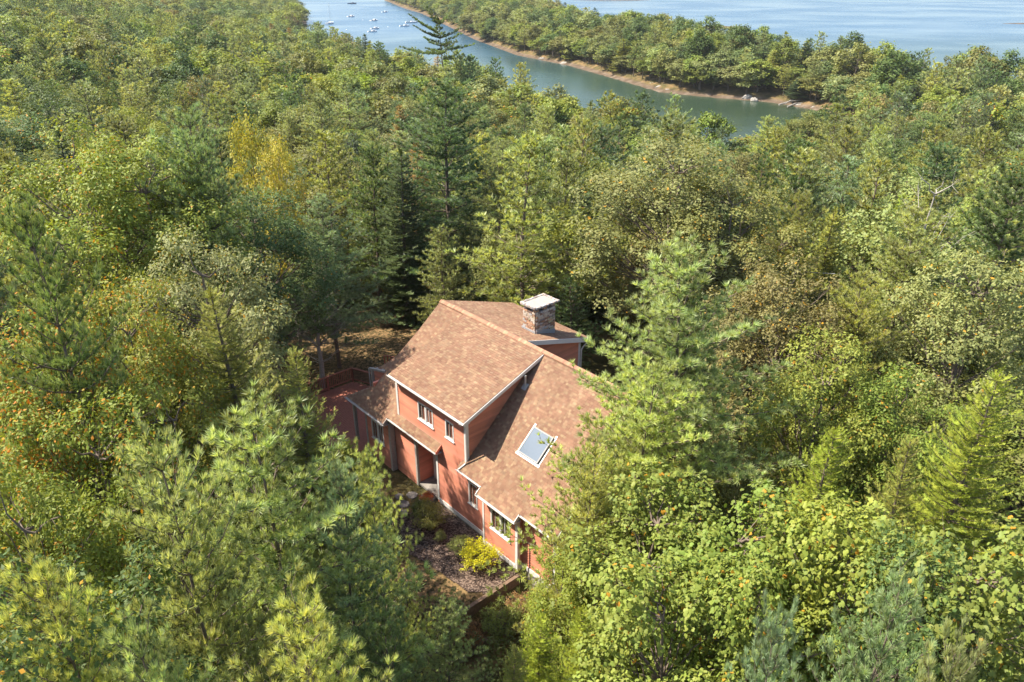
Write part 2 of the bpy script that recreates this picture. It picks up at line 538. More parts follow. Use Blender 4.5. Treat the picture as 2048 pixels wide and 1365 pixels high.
SH_COLS = [((.345, .190, .122), 5), ((.325, .168, .110), 5), ((.385, .228, .143), 3), ((.295, .148, .100), 2), ((.42, .262, .162), 1.2), ((.335, .195, .130), 2)]
def intervals(poly, t_):
    xs = []
    n = len(poly)
    for i in range(n):
        (x0, y0), (x1, y1) = poly[i], poly[(i + 1) % n]
        if (y0 > t_) != (y1 > t_):
            xs.append(x0 + (x1 - x0) * (t_ - y0) / (y1 - y0))
    xs.sort()
    return list(zip(xs[::2], xs[1::2]))
def shingles(poly, zf, slope, up=1, seed=1, name='roof_shingles'):
    """poly in (a,b); zf(b) plane height; rows run along a; up=+1 when the roof rises with b"""
    r = random.Random(seed)
    k = math.sqrt(1 + slope * slope)
    exp_ = .135
    db = exp_ / k
    bs = [p[1] for p in poly]
    lo, hi = min(bs), max(bs)
    cols, wts = zip(*SH_COLS)
    mbs = MB()
    th = .014
    nb = -slope * up / k; nz = 1 / k
    rows = int((hi - lo) / db) + 1
    for i in range(rows):
        bb = lo + (i) * db if up > 0 else hi - i * db
        mid = bb + up * db * .5
        for (x0, x1) in intervals(poly, mid):
            x = x0 - r.random() * .3
            while x < x1:
                wd = r.choice([.12, .15, .19, .24])
                s, e = max(x, x0), min(x + wd, x1)
                x += wd
                if e - s < .015: continue
                c = r.choices(cols, wts)[0]
                f = r.uniform(.88, 1.1)
                c = tuple(v * f for v in c)
                c = (c[0] * .66, c[1] * .72, c[2] * .72)
                t0 = th * (1.5 if r.random() < .35 else 1.0)
                b0 = bb; b1 = bb + up * db * 1.03
                zl, zh = zf(b0), zf(b1)
                g_ = .003
                vs = [(s + g_, b0 + nb * 0, zl), (e - g_, b0, zl), (e - g_, b0 + nb * t0, zl + nz * t0), (s + g_, b0 + nb * t0, zl + nz * t0), (s + g_, b1, zh + .001), (e - g_, b1, zh + .001)]
                fs = [(0, 1, 2, 3), (3, 2, 5, 4), (0, 3, 4), (1, 5, 2)] if up > 0 else [(3, 2, 1, 0), (4, 5, 2, 3), (4, 3, 0), (2, 5, 1)]
                mbs.add(vs, fs, c)
    return mbs

fF = lambda b: 3.828 + .92 * b
fD = lambda b: 6.42 + .372 * (b + .4)
fK = lambda b: 8.43 - (8.43 - 7.0) / 5.05 * (b - 5)
F1 = [(2.3, -.4), (4.25, -.4), (4.25, -.72), (7.0, -.72), (7.0, -.4), (9.35, -.4), (9.35, 5), (2.6, 5), (2.6, 0), (2.3, 0)]
F2 = [(-8.03, -.72), (-4.0, -.72), (-4.0, -.4), (.5, -.4), (.5, 0), (-3.5, 0), (-3.5, 5), (-5.9, 5), (-6.05, 3.4), (-6.35, 1.94), (-7.01, 1.15), (-7.65, .94), (-6.33, 1.20), (-6.45, .42)]
Dp = [(-3.53, -.4), (2.95, -.4), (2.95, 5), (-3.53, 5)]
Kp = [(-5.9, 5), (1.36, 5), (1.36, 10.05), (-5.3, 10.05)]
K2 = [(1.45, 5), (9.35, 5), (9.35, 10), (1.45, 10)]
for poly, zf, sl_, up, sd, lab in ((F1, fF, .92, 1, 3, 'steep front roof with skylight'), (F2, fF, .92, 1, 4, 'low roof over the porch'), (Dp, fD, .372, 1, 5, 'broad dormer roof'), (Kp, fK, .283, -1, 6, 'rear roof under the chimney'), (K2, lambda b: 8.43 - .9 * (b - 5), .9, -1, 8, 'hidden rear roof')):
    part(shingles(poly, lambda b, zf=zf: zf(b) + .012, sl_, up, sd), 'shingles', M['shingle'], kind='stuff', label=lab)
    cx_ = sum(p[0] for p in poly) / len(poly); cy_ = sum(p[1] for p in poly) / len(poly)
    ins = [(cx_ + (x - cx_) * .996, cy_ + (y - cy_) * .996) for x, y in poly]
    part(MB().prism(ins, lambda x, y, zf=zf: zf(y) - .13, lambda x, y, zf=zf: zf(y) + .004), 'roof_slab', M['old_trim'])
# ridge caps
r = random.Random(11)
mbr = MB()
a0 = -5.9
while a0 < 9.3:
    c = r.choices([q_[0] for q_ in SH_COLS], [q_[1] for q_ in SH_COLS])[0]
    hgt = .075 if a0 > -4.83 else .03
    z = 8.43 + .02
    wdt = .17
    zb1 = -.0
    vs = []
    for aa, dz in ((a0, .012), (a0 + .16, 0)):
        vs += [(aa, 5 - wdt, fD(5 - wdt) + hgt * .8 + dz), (aa, 5, z + hgt + dz), (aa, 5 + wdt, (fK(5 + wdt) if a0 < 1.36 else 8.43 - .9 * wdt) + hgt * .8 + dz),
               (aa, 5 - wdt, fD(5 - wdt) - .01), (aa, 5 + wdt, 8.43 - .9 * wdt - .01)]
    mbr.add(vs, [(0, 1, 6, 5), (1, 2, 7, 6), (3, 0, 5, 8), (2, 4, 9, 7), (0, 3, 4, 2, 1), (5, 6, 7, 9, 8)], c)
    a0 += .15
part(mbr, 'ridge_cap', M['shingle'], kind='stuff')

CR = random.Random(77)
def clap(poly, holes, P, nrm, expo=.15, seed=0):
    """clapboards on a wall; poly/holes in (s,z); P(s,z,off) gives the house point"""
    mbs = MB()
    zs = [p[1] for p in poly]
    z = min(zs)
    while z < max(zs):
        zm = z + expo * .5
        iv = intervals(poly, zm)
        for hx0, hx1, hz0, hz1 in holes:
            if hz0 < zm < hz1:
                nv = []
                for s, e in iv:
                    if hx1 <= s or hx0 >= e: nv.append((s, e)); continue
                    if s < hx0: nv.append((s, hx0))
                    if e > hx1: nv.append((hx1, e))
                iv = nv
        for s, e in iv:
            if e - s < .02: continue
            vs = [P(s, z, 0), P(e, z, 0), P(e, z, .032), P(s, z, .032), P(s, z + expo, .004), P(e, z + expo, .004)]
            f_ = CR.uniform(.84, 1.12)
            mbs.add(vs, [(0, 1, 2, 3), (3, 2, 5, 4), (0, 3, 4), (1, 5, 2)], (.58 * f_, .225 * f_, .15 * f_ * CR.uniform(.95, 1.05)))
        z += expo
    return mbs
front = lambda b0: (lambda s, z, o: (s, b0 - o, z))
sideR = lambda a0: (lambda s, z, o: (a0 + o, s, z))
sideL = lambda a0: (lambda s, z, o: (a0 - o, s, z))

def solid(mb_, label=None):
    return part(mb_, 'wall', M['siding'], label=label)
# solid walls behind boards (inset) ------------------------------------
solid(MB().box(-6.55, -4.05, -.27, .3, -.3, 3.2))
solid(MB().box(-4.05, -2.0, .03, .3, -.3, 3.6))
solid(MB().box(-.12, 6.6, .03, .3, -.3, 3.7))
solid(MB().box(4.28, 6.75, -.29, .03, -.3, 3.1))
solid(MB().box(6.6, 8.95, .03, .3, -.02, 3.7))
solid(MB().box(-3.42, 2.57, .03, .25, 3.7, 6.45))
# gable end and other shell walls
solid(MB().add([(8.97, .3, -1.7), (8.97, 9.7, -1.7), (8.97, 9.7, 4.1), (8.97, 5, 8.28), (8.97, .3, 3.95),
                (8.8, .3, -1.7), (8.8, 9.7, -1.7), (8.8, 9.7, 4.1), (8.8, 5, 8.28), (8.8, .3, 3.95)],
               [(0, 1, 2, 3, 4), (9, 8, 7, 6, 5), (0, 4, 9, 5), (1, 0, 5, 6), (2, 1, 6, 7)]), 'shaded right gable wall')
def cheek(a, t0, t1):
    bs_ = [0.3, 4.7]
    return MB().add([(x, b_, z_) for x in (t0, t1) for b_, z_ in ((.25, fF(.25) - .1), (.25, fD(.25) - .05), (4.85, fD(4.85) - .05), (4.85, fF(4.85) - .1))],
                    [(0, 1, 2, 3), (7, 6, 5, 4), (0, 4, 5, 1), (1, 5, 6, 2), (2, 6, 7, 3), (3, 7, 4, 0)])
solid(cheek(0, 2.4, 2.57)); solid(cheek(0, -3.42, -3.25))
solid(MB().box(.9, 1.03, 5.1, 9.6, 0, 6.75))
solid(MB().box(-5.2, 1.0, 9.5, 9.62, -1, 6.9))
solid(MB().box(-6.55, -6.4, .3, 9.5, -1, 4.4))
solid(MB().box(1.0, 8.8, 9.6, 9.7, -1.7, 4.0))

UP_H = [(-1.45, -.11, 4.47, 5.56), (.95, 1.64, 4.5, 5.58)]
LOW_H = [(2.72, 3.42, 1.36, 2.74)]
BAY_H = [(4.85, 6.28, 1.25, 2.56)]
LB_H = [(-6.02, -4.75, 1.15, 2.45)]
def sid(poly, holes, P, label=None):
    o = part(clap(poly, holes, P, None), 'clapboard_siding', M['clap'], kind='stuff', label=label)
sid([(-3.45, 3.5), (.5, 3.5), (.5, 2.9), (0, 2.9), (0, .12), (2.6, .12), (2.6, 6.35), (-3.45, 6.35)], UP_H, front(0))
sid([(2.6, .12), (4.28, .12), (4.28, 3.55), (2.6, 3.55)], LOW_H, front(0))
sid([(4.28, .12), (6.77, .12), (6.77, 3.1), (4.28, 3.1)], BAY_H, front(-.32))
sid([(-.32, .12), (0, .12), (0, 3.2), (-.32, 3.2)], [], sideR(6.77))
sid([(6.77, .12), (9.0, .12), (9.0, 3.6), (6.77, 3.6)], [], front(0))
sid([(-6.6, -.2), (-4.0, -.2), (-4.0, 3.1), (-6.6, 3.1)], LB_H, front(-.3))
sid([(-4.0, -.2), (-1.9, -.2), (-1.9, 3.5), (-4.0, 3.5)], [], front(0))
sid([(0, -.1), (1.0, -.1), (1.0, 3.3), (0, 3.3)], [], sideR(-1.9))
sid([(0, fF(0)), (4.9, fF(4.9)), (4.9, fD(4.9) - .14), (0, fD(0) - .14)], [], sideR(2.6), 'shaded cheek of the dormer')
GH = [(3.0, 4.6, 4.2, 5.9), (2.0, 3.4, .6, 2.2)]
sid([(0, .12), (9.7, .12), (9.7, 4.0), (5, 8.25), (0, 3.75)], GH, sideR(9.0), 'shaded right gable')
sid([(5.1, 4.0), (9.6, 4.0), (9.6, fK(9.6) - .15), (5.1, fK(5.1) - .15)], [], sideR(1.06), 'shaded wall below the chimney')
# diagonal wall at the left end
dw0 = Vector((-7.5, 1.02, 0)); dw1 = Vector((-6.33, 1.26, 0))
dd = (dw1 - dw0).normalized(); dn = Vector((dd.y, -dd.x, 0))
sid([(0, .2), ((dw1 - dw0).length, .2), ((dw1 - dw0).length, 4.72), (0, 4.55)], [], lambda s, z, o: tuple(dw0 + dd * s + dn * o + Vector((0, 0, z))))
mbw = MB(); mbw.add([tuple(dw0), tuple(dw1), (dw1.x, dw1.y, 4.8), (dw0.x, dw0.y, 4.6), (dw0.x, 3, 0), (dw1.x, 3, 0), (dw1.x, 3, 4.8), (dw0.x, 3, 4.6)],
                    [(0, 1, 2, 3), (4, 7, 6, 5), (0, 3, 7, 4), (3, 2, 6, 7)])
part(mbw, 'wall', M['siding'])
part(MB().bar((-7.72, .86, 4.62), (-6.40, 1.10, 4.86), .10, .13), 'gutter', M['old_trim'])
part(MB().box(-7.66, -7.5, .86, 1.0, 0, 4.55), 'corner_board', M['old_trim'])
part(MB().tube([(-7.8, .84, 4.6), (-7.8, .84, 4.3), (-7.74, .82, 4.1), (-7.74, .82, 0)], [.04] * 4, 6), 'downspout', M['old_trim'])

# windows ----------------------------------------------------------------
def window(a0, a1, z0, z1, mullions, b0, P=None, screens=(), label=None):
    F = P or front(b0)
    def bx(m_, s0, s1, zz0, zz1, o0, o1):
        ps = [F(s, z, o) for s, z, o in ((s0, zz0, o0), (s1, zz0, o0), (s1, zz1, o0), (s0, zz1, o0), (s0, zz0, o1), (s1, zz0, o1), (s1, zz1, o1), (s0, zz1, o1))]
        return m_.add(ps, [(3, 2, 1, 0), (4, 5, 6, 7), (0, 1, 5, 4), (1, 2, 6, 5), (2, 3, 7, 6), (3, 0, 4, 7)])
    wn = MB()
    t_ = .075
    bx(wn, a0, a0 + t_, z0, z1, -.02, .045); bx(wn, a1 - t_, a1, z0, z1, -.02, .045)
    bx(wn, a0 + t_, a1 - t_, z1 - t_, z1, -.02, .043); bx(wn, a0 + t_, a1 - t_, z0, z0 + t_, -.02, .043)
    for mu in mullions: bx(wn, mu - .06, mu + .06, z0 + t_, z1 - t_, -.02, .038)
    fr = part(wn, 'window', M['trim'], label=label)
    edges = [a0 + t_] + [e for mu in mullions for e in (mu - .06, mu + .06)] + [a1 - t_]
    for i in range(0, len(edges), 2):
        s, e = edges[i], edges[i + 1]
        part(bx(MB(), s, e, z0 + t_, z1 - t_, -.05, -.03 + .0), 'pane', M['glass'], fr)
        f_ = MB()
        bx(f_, s, s + .035, z0 + t_, z1 - t_, -.03, .012); bx(f_, e - .035, e, z0 + t_, z1 - t_, -.03, .012)
        bx(f_, s + .035, e - .035, z1 - t_ - .035, z1 - t_, -.03, .012); bx(f_, s + .035, e - .035, z0 + t_, z0 + t_ + .04, -.03, .012)
        mid = (s + e) / 2 - .06
        if i == 0 or len(mullions): bx(f_, mid, mid + .03, z0 + t_ + .04, z1 - t_ - .035, -.03, .006)
        part(f_, 'sash', M['trim'] if i else M['old_trim'], fr)
    part(bx(MB(), a0 - .05, a1 + .05, z0 - .035, z0 + .02, -.02, .085), 'sill', M['trim'], fr)
    return fr
for i, h in enumerate(UP_H): window(h[0], h[1], h[2], h[3], [-.78] if i == 0 else [], 0)
window(*LOW_H[0], [], 0)
window(*BAY_H[0], [5.55], -.32)
window(*LB_H[0], [-5.38], -.3)
for h in GH: window(h[0], h[1], h[2], h[3], [(h[0] + h[1]) / 2], 0, P=sideR(9.0))

# door alcove ------------------------------------------------------------
part(MB().box(-1.9, 0, 1.0, 1.12, -.15, 3.4), 'wall', M['siding'], label='recessed wall around the front door')
part(MB().box(-2.03, -1.905, .03, 1.1, -.15, 3.4), 'wall', M['siding'])
part(MB().box(-.13, -.0, .29, 1.1, -.15, 3.4), 'wall', M['siding'])
part(MB().box(-1.9, 0, .0, 1.0, 3.05, 3.12), 'alcove_ceiling', M['trim'])
part(MB().box(-1.9, -.13, .0, 1.0, -.15, -.02), 'doorstep', M['flag'])
dr = part(MB().box(-1.55, -.62, .93, .985, 0, 2.1), 'door', M['trim'])
part(MB().box(-1.38, -.8, .915, .928, .85, 1.95), 'pane', M['glass'], dr)
part(MB().tube([(-.72, .90, 1.0), (-.72, .86, 1.0), (-.78, .86, 1.0)], [.02] * 3, 6), 'handle', M['metal'], dr)
part(MB().box(-1.66, -1.56, .9, .99, 0, 2.2).box(-.61, -.5, .9, .99, 0, 2.2).box(-1.56, -.61, .9, .99, 2.11, 2.2), 'door_frame', M['trim'])

# trim -------------------------------------------------------------------
def cb(*bxs, m_='trim', name='corner_board'):
    for q_ in bxs: part(MB().box(*q_), name, M[m_])
cb((-.02, .13, -.045, -.03, -.05, 3.0), (2.5, 2.64, -.045, -.029, 3.8, 6.3), (2.601, 2.645, -.029, .14, 3.8, 6.3), (-3.5, -3.33, -.05, -.029, 3.75, 6.3), (-3.5, -3.45, -.029, .1, 3.75, 6.3))
cb((4.22, 4.34, -.365, -.349, -.1, 3.1), (6.66, 6.82, -.365, -.349, -.1, 3.1), (6.80, 6.83, -.348, -.21, -.1, 3.1), (8.88, 9.05, -.045, -.029, -.1, 3.6), (9.03, 9.06, -.028, .13, -.1, 3.6), (1.062, 1.10, 9.46, 9.62, 3.5, 6.75))
cb((-6.66, -6.5, -.36, -.329, -.2, 3.12), (-6.66, -6.62, -.329, -.2, -.2, 3.12), (-4.14, -3.96, -.365, -.329, -.2, 3.15), (-3.99, -3.95, -.328, -.06, -.2, 3.2), (-2.04, -1.88, -.05, -.029, -.2, 3.4), (-1.9, -1.868, -.028, .09, -.05, 3.2), m_='old_trim')
cb((-8.0, -7.83, -.4, -.23, -.3, 3.1), m_='old_trim', name='porch_post')
# base boards
cb((.13, 4.22, -.06, -.031, -.12, .14), (4.34, 6.66, -.385, -.351, -.12, .14), (6.84, 8.88, -.06, -.031, -.12, .16), (4.2, 4.24, -.37, -.06, -.12, .14), (9.0, 9.06, -.06, -.046, -.12, .16), (6.83, 6.86, -.385, -.06, -.12, .14), name='base_board')
cb((9.03, 9.07, .13, 9.7, -.08, .14), m_='old_trim', name='base_board')
# foundation
fd = MB(); fd.box(.1, 8.93, .0, .2, -2.4, -.125); fd.box(8.75, 8.95, .2, 1.3, -2.4, -.125); fd.box(4.3, 6.75, -.3, -.002, -2.4, -.125)
part(fd, 'foundation', M['concrete'])
# eave gutters and rakes
def gut(a0, a1, b0, z0, m_='trim'):
    mg = MB()
    prof = [(0, -.1), (-.07, -.1), (-.11, -.04), (-.115, .02), (-.10, .02), (-.09, -.03), (-.055, -.08), (0, -.08)]
    n_ = len(prof)
    vs = [(a, b0 + p, z0 + q_) for a in (a0, a1) for p, q_ in prof]
    mg.add(vs, [(i, (i + 1) % n_, n_ + (i + 1) % n_, n_ + i) for i in range(n_)] + [tuple(range(n_))[::-1], tuple(range(n_, 2 * n_))])
    part(mg, 'gutter', M[m_])
gut(-3.55, 2.97, -.42, 6.42)
gut(2.3, 4.24, -.42, 3.46); gut(4.25, 7.02, -.74, 3.165); gut(7.04, 9.37, -.42, 3.46); gut(-3.99, .5, -.42, 3.46); gut(-8.05, -4.0, -.74, 3.165)
def fascia(p, q_, h=.19, m_='trim', w_=.03):
    part(MB().bar(p, q_, w_, h), 'fascia', M[m_])
fascia((2.975, -.4, fD(-.4) - .11), (2.975, 4.9, fD(4.9) - .11))
fascia((-3.545, -.4, fD(-.4) - .13), (-3.545, 4.9, fD(4.9) - .13))
fascia((1.38, 5.0, fK(5.0) - .11), (1.38, 10.05, fK(10.05) - .11), .26)
fascia((9.37, -.4, fF(-.4) - .13), (9.37, 5, fF(5) - .13))
fascia((9.37, 10, 8.43 - 4.5 - .07), (9.37, 5, 8.43 - .07))
fascia((7.02, -.74, 3.16 - .07), (7.02, -.4, 3.46 - .07)); fascia((4.235, -.74, 3.10), (4.235, -.4, 3.39))
fascia((-3.985, -.74, 3.10), (-3.985, -.4, 3.39), m_='old_trim'); fascia((.515, -.4, 3.38), (.515, 0, 3.75), .15, 'siding')
for a0_, a1_, b0_, z_ in ((-3.5, 2.95, -.4, 6.27), (2.3, 4.22, -.4, 3.3), (4.25, 7.0, -.72, 3.0), (7.03, 9.33, -.4, 3.3), (-3.97, .5, -.4, 3.3), (-8.03, -4.0, -.72, 3.0)):
    part(MB().box(a0_, a1_, b0_, b0_ + .025, z_, z_ + .13), 'eave_board', M['trim'])
    part(MB().box(a0_, a1_, b0_ + .026, (0 if b0_ > -.5 else -.3), z_ - .02, z_ - .0), 'soffit', M['trim'])
cb((1.3, 1.42, 10.02, 10.12, 6.85, 6.98), name='gutter')
part(MB().tube([(1.35, 10.05, 6.85), (1.2, 9.75, 6.5), (1.16, 9.64, 6.3), (1.16, 9.64, 3)], [.04] * 4, 6), 'downspout', M['trim'])
part(MB().tube([(2.75, -.48, 6.34), (2.74, -.4, 6.2), (2.72, -.1, 6.12), (2.72, -.09, 4.0), (2.66, -.14, 3.78), (2.48, -.45, 3.5)], [.045] * 6, 6), 'downspout', M['trim'])
part(MB().tube([(6.92, -.74, 3.05), (6.92, -.45, 2.86), (6.9, -.42, 2.7), (6.9, -.42, -.1)], [.04] * 4, 6), 'downspout', M['trim'])

# skylight ---------------------------------------------------------------
slp = Vector((0, 1, .92)).normalized(); sn = Vector((0, -.92, 1)).normalized()
def onF(a, b, h): return Vector((a, b, fF(b))) + sn * h
def slabF(m_, a0, a1, b0, b1, h0, h1):
    ps = [onF(a, b_, h) for h in (h0, h1) for a, b_ in ((a0, b0), (a1, b0), (a1, b1), (a0, b1))]
    return m_.add(ps, [(3, 2, 1, 0), (4, 5, 6, 7), (0, 1, 5, 4), (1, 2, 6, 5), (2, 3, 7, 6), (3, 0, 4, 7)])
sk = MB()
A0, A1, B0, B1 = 5.02, 6.38, 1.33, 2.40
for q_ in ((A0, A0 + .07, B0, B1), (A1 - .07, A1, B0, B1), (A0 + .07, A1 - .07, B0, B0 + .05), (A0 + .07, A1 - .07, B1 - .05, B1)): slabF(sk, *q_, -.02, .13)
sky_ = part(sk, 'skylight', M['skyframe'])
part(slabF(MB(), A0 + .07, A1 - .07, B0 + .05, B1 - .05, .09, .118), 'pane', M['skyglass'], sky_)
part(slabF(MB(), A0 - .14, A1 + .14, B0 - .09, B0 - .002, .02, .034), 'flashing', M['metal'], sky_)
part(slabF(slabF(MB(), A0 - .1, A0 - .002, B0, B1 + .1, .02, .03), A1 + .002, A1 + .1, B0, B1 + .1, .02, .03), 'flashing', M['metal'], sky_)

# vent pipe --------------------------------------------------------------
vb = Vector((3.08, 3.5, fF(3.5)))
vp = part(MB().tube([vb - Vector((0, 0, .1)), vb + Vector((0, 0, .62))], [.055, .055], 12), 'vent_pipe', M['metal'])
part(slabF(MB(), 2.93, 3.25, 3.35, 3.62, .02, .035), 'flashing', M['flash'], vp)
part(MB().tube([vb - Vector((0, 0, .05)), vb + Vector((0, 0, .12))], [.11, .065], 12), 'collar', M['flash'], vp)

# chimney ----------------------------------------------------------------
ca0, ca1, cb0, cb1, ctop = -.68, .28, 6.8, 8.25, 9.38
ch = part(MB().box(ca0 + .05, ca1 - .05, cb0 + .05, cb1 - .05, 6.9, ctop - .28), 'chimney', M['mortar'])
part(MB().box(ca0 + .3, ca1 - .3, cb0 + .3, cb1 - .3, ctop - .28, ctop), 'cap_gap_shade', M['dark'], ch)  # inner box coloured near-black to stand for shade in the gap under the cap
rc = random.Random(5)
def stone_mesh(col, seed):
    rr = random.Random(seed)
    vs = []
    for z in (-.5, .5):
        for x, y in ((-.5, -.5), (.5, -.5), (.5, .5), (-.5, .5)):
            vs.append((x * rr.uniform(.82, 1), y * rr.uniform(.8, 1), z * rr.uniform(.78, 1)))
    m_ = MB().add(vs, [(3, 2, 1, 0), (4, 5, 6, 7), (0, 1, 5, 4), (1, 2, 6, 5), (2, 3, 7, 6), (3, 0, 4, 7)], col)
    return m_.mesh('stone', M['stone'])
ST = [stone_mesh(c, i) for i, c in enumerate([(.42, .33, .28), (.34, .22, .16), (.46, .27, .17), (.27, .22, .20), (.50, .44, .38), (.30, .17, .11), (.38, .36, .36), (.22, .15, .12), (.47, .38, .30), (.36, .30, .20)])]
def put_stone(x, y, z, sx_, sy_, sz_, rz=0.0, tilt=0.0):
    o = link('stone', rc.choice(ST), ch, (x, y, z))
    o.scale = (sx_, sy_, sz_)
    o.rotation_euler = (rc.uniform(-.04, .04), tilt + rc.uniform(-.04, .04), rz)
zz = 7.55
while zz < ctop - .28:
    hh = rc.uniform(.075, .13)
    for (x0, x1, fixed, ax) in ((ca0, ca1, cb0, 0), (cb0, cb1, ca1, 1), (ca0, ca1, cb1, 0), (cb0, cb1, ca0, 1)):
        if fixed in (cb1, ca0) and zz > 100: continue
        x = x0
        while x < x1 - .02:
            wd = min(rc.choice([.16, .24, .33, .42]) * rc.uniform(.85, 1.15), x1 - x)
            if x1 - x - wd < .07: wd = x1 - x
            pr = rc.uniform(-.015, .02)
            if ax == 0: put_stone(x + wd / 2, fixed + (pr if fixed == cb1 else -pr), zz + hh / 2, wd * .98, .13, hh * 1.02)
            else: put_stone(fixed + (pr if fixed == ca1 else -pr), x + wd / 2, zz + hh / 2, .13, wd * .98, hh * 1.02)
            x += wd
    zz += hh
# corner piers carry the cap
for x, y in ((ca0 + .1, cb0 + .12), (ca1 - .1, cb0 + .12), (ca0 + .1, cb1 - .12), (ca1 - .1, cb1 - .12), (ca1 - .1, (cb0 + cb1) / 2)):
    for k in range(3): put_stone(x, y, ctop - .24 + k * .09, .24, .26, .09)
cp = part(MB().box(ca0 - .08, ca1 + .08, cb0 - .1, cb1 + .1, ctop + .0, ctop + .1), 'chimney_cap', M['slab'])
def rim(x0, y0, x1, y1):
    L = math.hypot(x1 - x0, y1 - y0); s = 0
    rz = math.atan2(y1 - y0, x1 - x0)
    while s < L:
        wd = rc.uniform(.07, .15)
        f_ = (s + wd / 2) / L
        o = link('stone', rc.choice([ST[0], ST[6], ST[4], ST[6], ST[3]]), cp, (x0 + (x1 - x0) * f_ + rc.uniform(-.015, .015), y0 + (y1 - y0) * f_ + rc.uniform(-.015, .015), ctop + .075 + rc.uniform(0, .03)))
        o.scale = (wd, .15, .11)
        o.rotation_euler = (0, 0, rz + rc.uniform(-.12, .12))
        s += wd
rim(ca0 - .1, cb0 - .12, ca1 + .1, cb0 - .12); rim(ca1 + .1, cb0 - .12, ca1 + .1, cb1 + .12); rim(ca1 + .1, cb1 + .12, ca0 - .1, cb1 + .12); rim(ca0 - .1, cb1 + .12, ca0 - .1, cb0 - .12)
fl = MB()
for k in range(9):
    y = cb0 + (cb1 - cb0) * k / 9
    fl.box(ca1 + .05, ca1 + .085, y + .01, y + (cb1 - cb0) / 9 - .0, fK(y + .08) - .05, fK(y) + .24)
fl.box(ca0 - .05, ca1 + .086, cb0 - .11, cb0 - .075, fK(cb0) - .1, fK(cb0) + .17)
part(fl, 'flashing', M['flash'], ch)

# ------------------------------------------------------------------ deck and garden things (house frame helper)
def hw(a, b, z): # house -> world
    return Vector((O2[0] + a * H_A[0] + b * H_B[0], O2[1] + a * H_A[1] + b * H_B[1], Z0 + z))
deck = empty('wooden_deck', hw(-10, 1, -.1), HRZ)
tag(deck, 'red stained wooden deck with railings left of the house', 'deck')
dpoly = [(-14.4, -.6), (-12.4, -1.9), (-6.75, -1.9), (-6.75, 3.6), (-9.5, 5.2), (-14.4, 3.2)]
dpoly = [(a + 10, b - 1) for a, b in dpoly]
bb = -2.9
while bb < 4.2:
    for s, e in intervals(dpoly, bb + .07):
        part(MB().box(s, e, bb, bb + .135, .06, .10), 'board', M['deckwood'], deck)
    bb += .142
part(MB().prism([(x * .985, y * .985) for x, y in dpoly], -.35, .05), 'joist_frame', M['deckwood'], deck)
def rail(p, q_, lattice=False):
    p, q_ = Vector(p), Vector(q_)
    L = (q_ - p).length
    part(MB().bar(p + Vector((0, 0, 1.08)), q_ + Vector((0, 0, 1.08)), .16, .04), 'top_rail', M['deckwood'], deck)
    part(MB().bar(p + Vector((0, 0, .22)), q_ + Vector((0, 0, .22)), .05, .08), 'bottom_rail', M['deckwood'], deck)
    n_ = max(2, int(L / 1.5) + 1)
    for i in range(n_):
        c = p.lerp(q_, i / (n_ - 1))
        part(MB().box(c.x - .05, c.x + .05, c.y - .05, c.y + .05, c.z - .2, c.z + 1.06), 'post', M['deckwood'], deck)
    n_ = int(L / (.11 if lattice else .14))
    for i in range(1, n_):
        c = p.lerp(q_, i / n_)
        part(MB().box(c.x - .018, c.x + .018, c.y - .018, c.y + .018, c.z + .26, c.z + 1.06), 'baluster', M['oldwood' if lattice else 'deckwood'], deck)
dp = [Vector((x, y, .1)) for x, y in dpoly]
rail(dp[1], dp[0]); rail(dp[0], dp[5]); rail(dp[5], dp[4], True); rail(dp[4], dp[3])
rr_ = empty('back_railing', hw(-13.2, 6.6, -.4), HRZ)
tag(rr_, 'small red stained wooden stair railing standing behind the house roof edge', 'railing')
part(MB().bar((-1.6, -.5, 1.3), (.9, .9, 1.3), .1, .05), 'top_rail', M['deckwood'], rr_)
for i in range(12):
    x, y = -1.6 + 2.5 * i / 11, -.5 + 1.4 * i / 11
    part(MB().box(x - .03, x + .03, y - .03, y + .03, -.3, 1.27), 'baluster', M['deckwood'], rr_)

st_ = MB()
for k in range(4):
    part(MB().box(-4.75 - .28 * (k + 1), -4.75 - .28 * k - .01, -1.4, .4, -.09 - .17 * k, -.05 - .17 * k), 'step', M['deckwood'], deck)
part(MB().box(-5.9, -4.4, -1.46, -1.4, -.9, -.1), 'step_stringer', M['deckwood'], deck)
part(MB().box(-5.9, -4.4, .4, .46, -.9, -.1), 'step_stringer', M['deckwood'], deck)

# garden ground sheets follow the ground
def sheet(name, poly, m_, dz, kind='structure', step=.35):
    xs = [p[0] for p in poly]; ys = [p[1] for p in poly]
    X, Y = np.meshgrid(np.arange(min(xs), max(xs) + step, step), np.arange(min(ys), max(ys) + step, step))
    sd = poly_sd(X, Y, poly)
    Zs = land_z(X, Y) + dz
    ny_, nx_ = X.shape
    id_ = np.arange(X.size).reshape(ny_, nx_)
    q_ = np.stack([id_[:-1, :-1], id_[:-1, 1:], id_[1:, 1:], id_[1:, :-1]], -1).reshape(-1, 4)
    keep = (sd.ravel()[q_] > -step * .35).all(1)
    q_ = q_[keep]
    T_ = np.concatenate([q_[:, [0, 1, 2]], q_[:, [0, 2, 3]]])
    o = link(name, mesh_np(name, np.stack([X, Y, Zs], -1).reshape(-1, 3), T_, [m_], smooth=True))
    tag(o, kind=kind)
    return o
def wp(*pts): return [tuple(hw(a, b, 0)[:2]) for a, b in pts]
sheet('mulch_bed', wp((0.2, -.0), (6.8, -.0), (6.95, -2.3), (6.2, -3.0), (5.0, -3.1), (3.6, -3.3), (2.2, -3.6), (.4, -3.6), (-.6, -2.6), (-.2, -1.2)), M['mulch'], .03, step=.09)
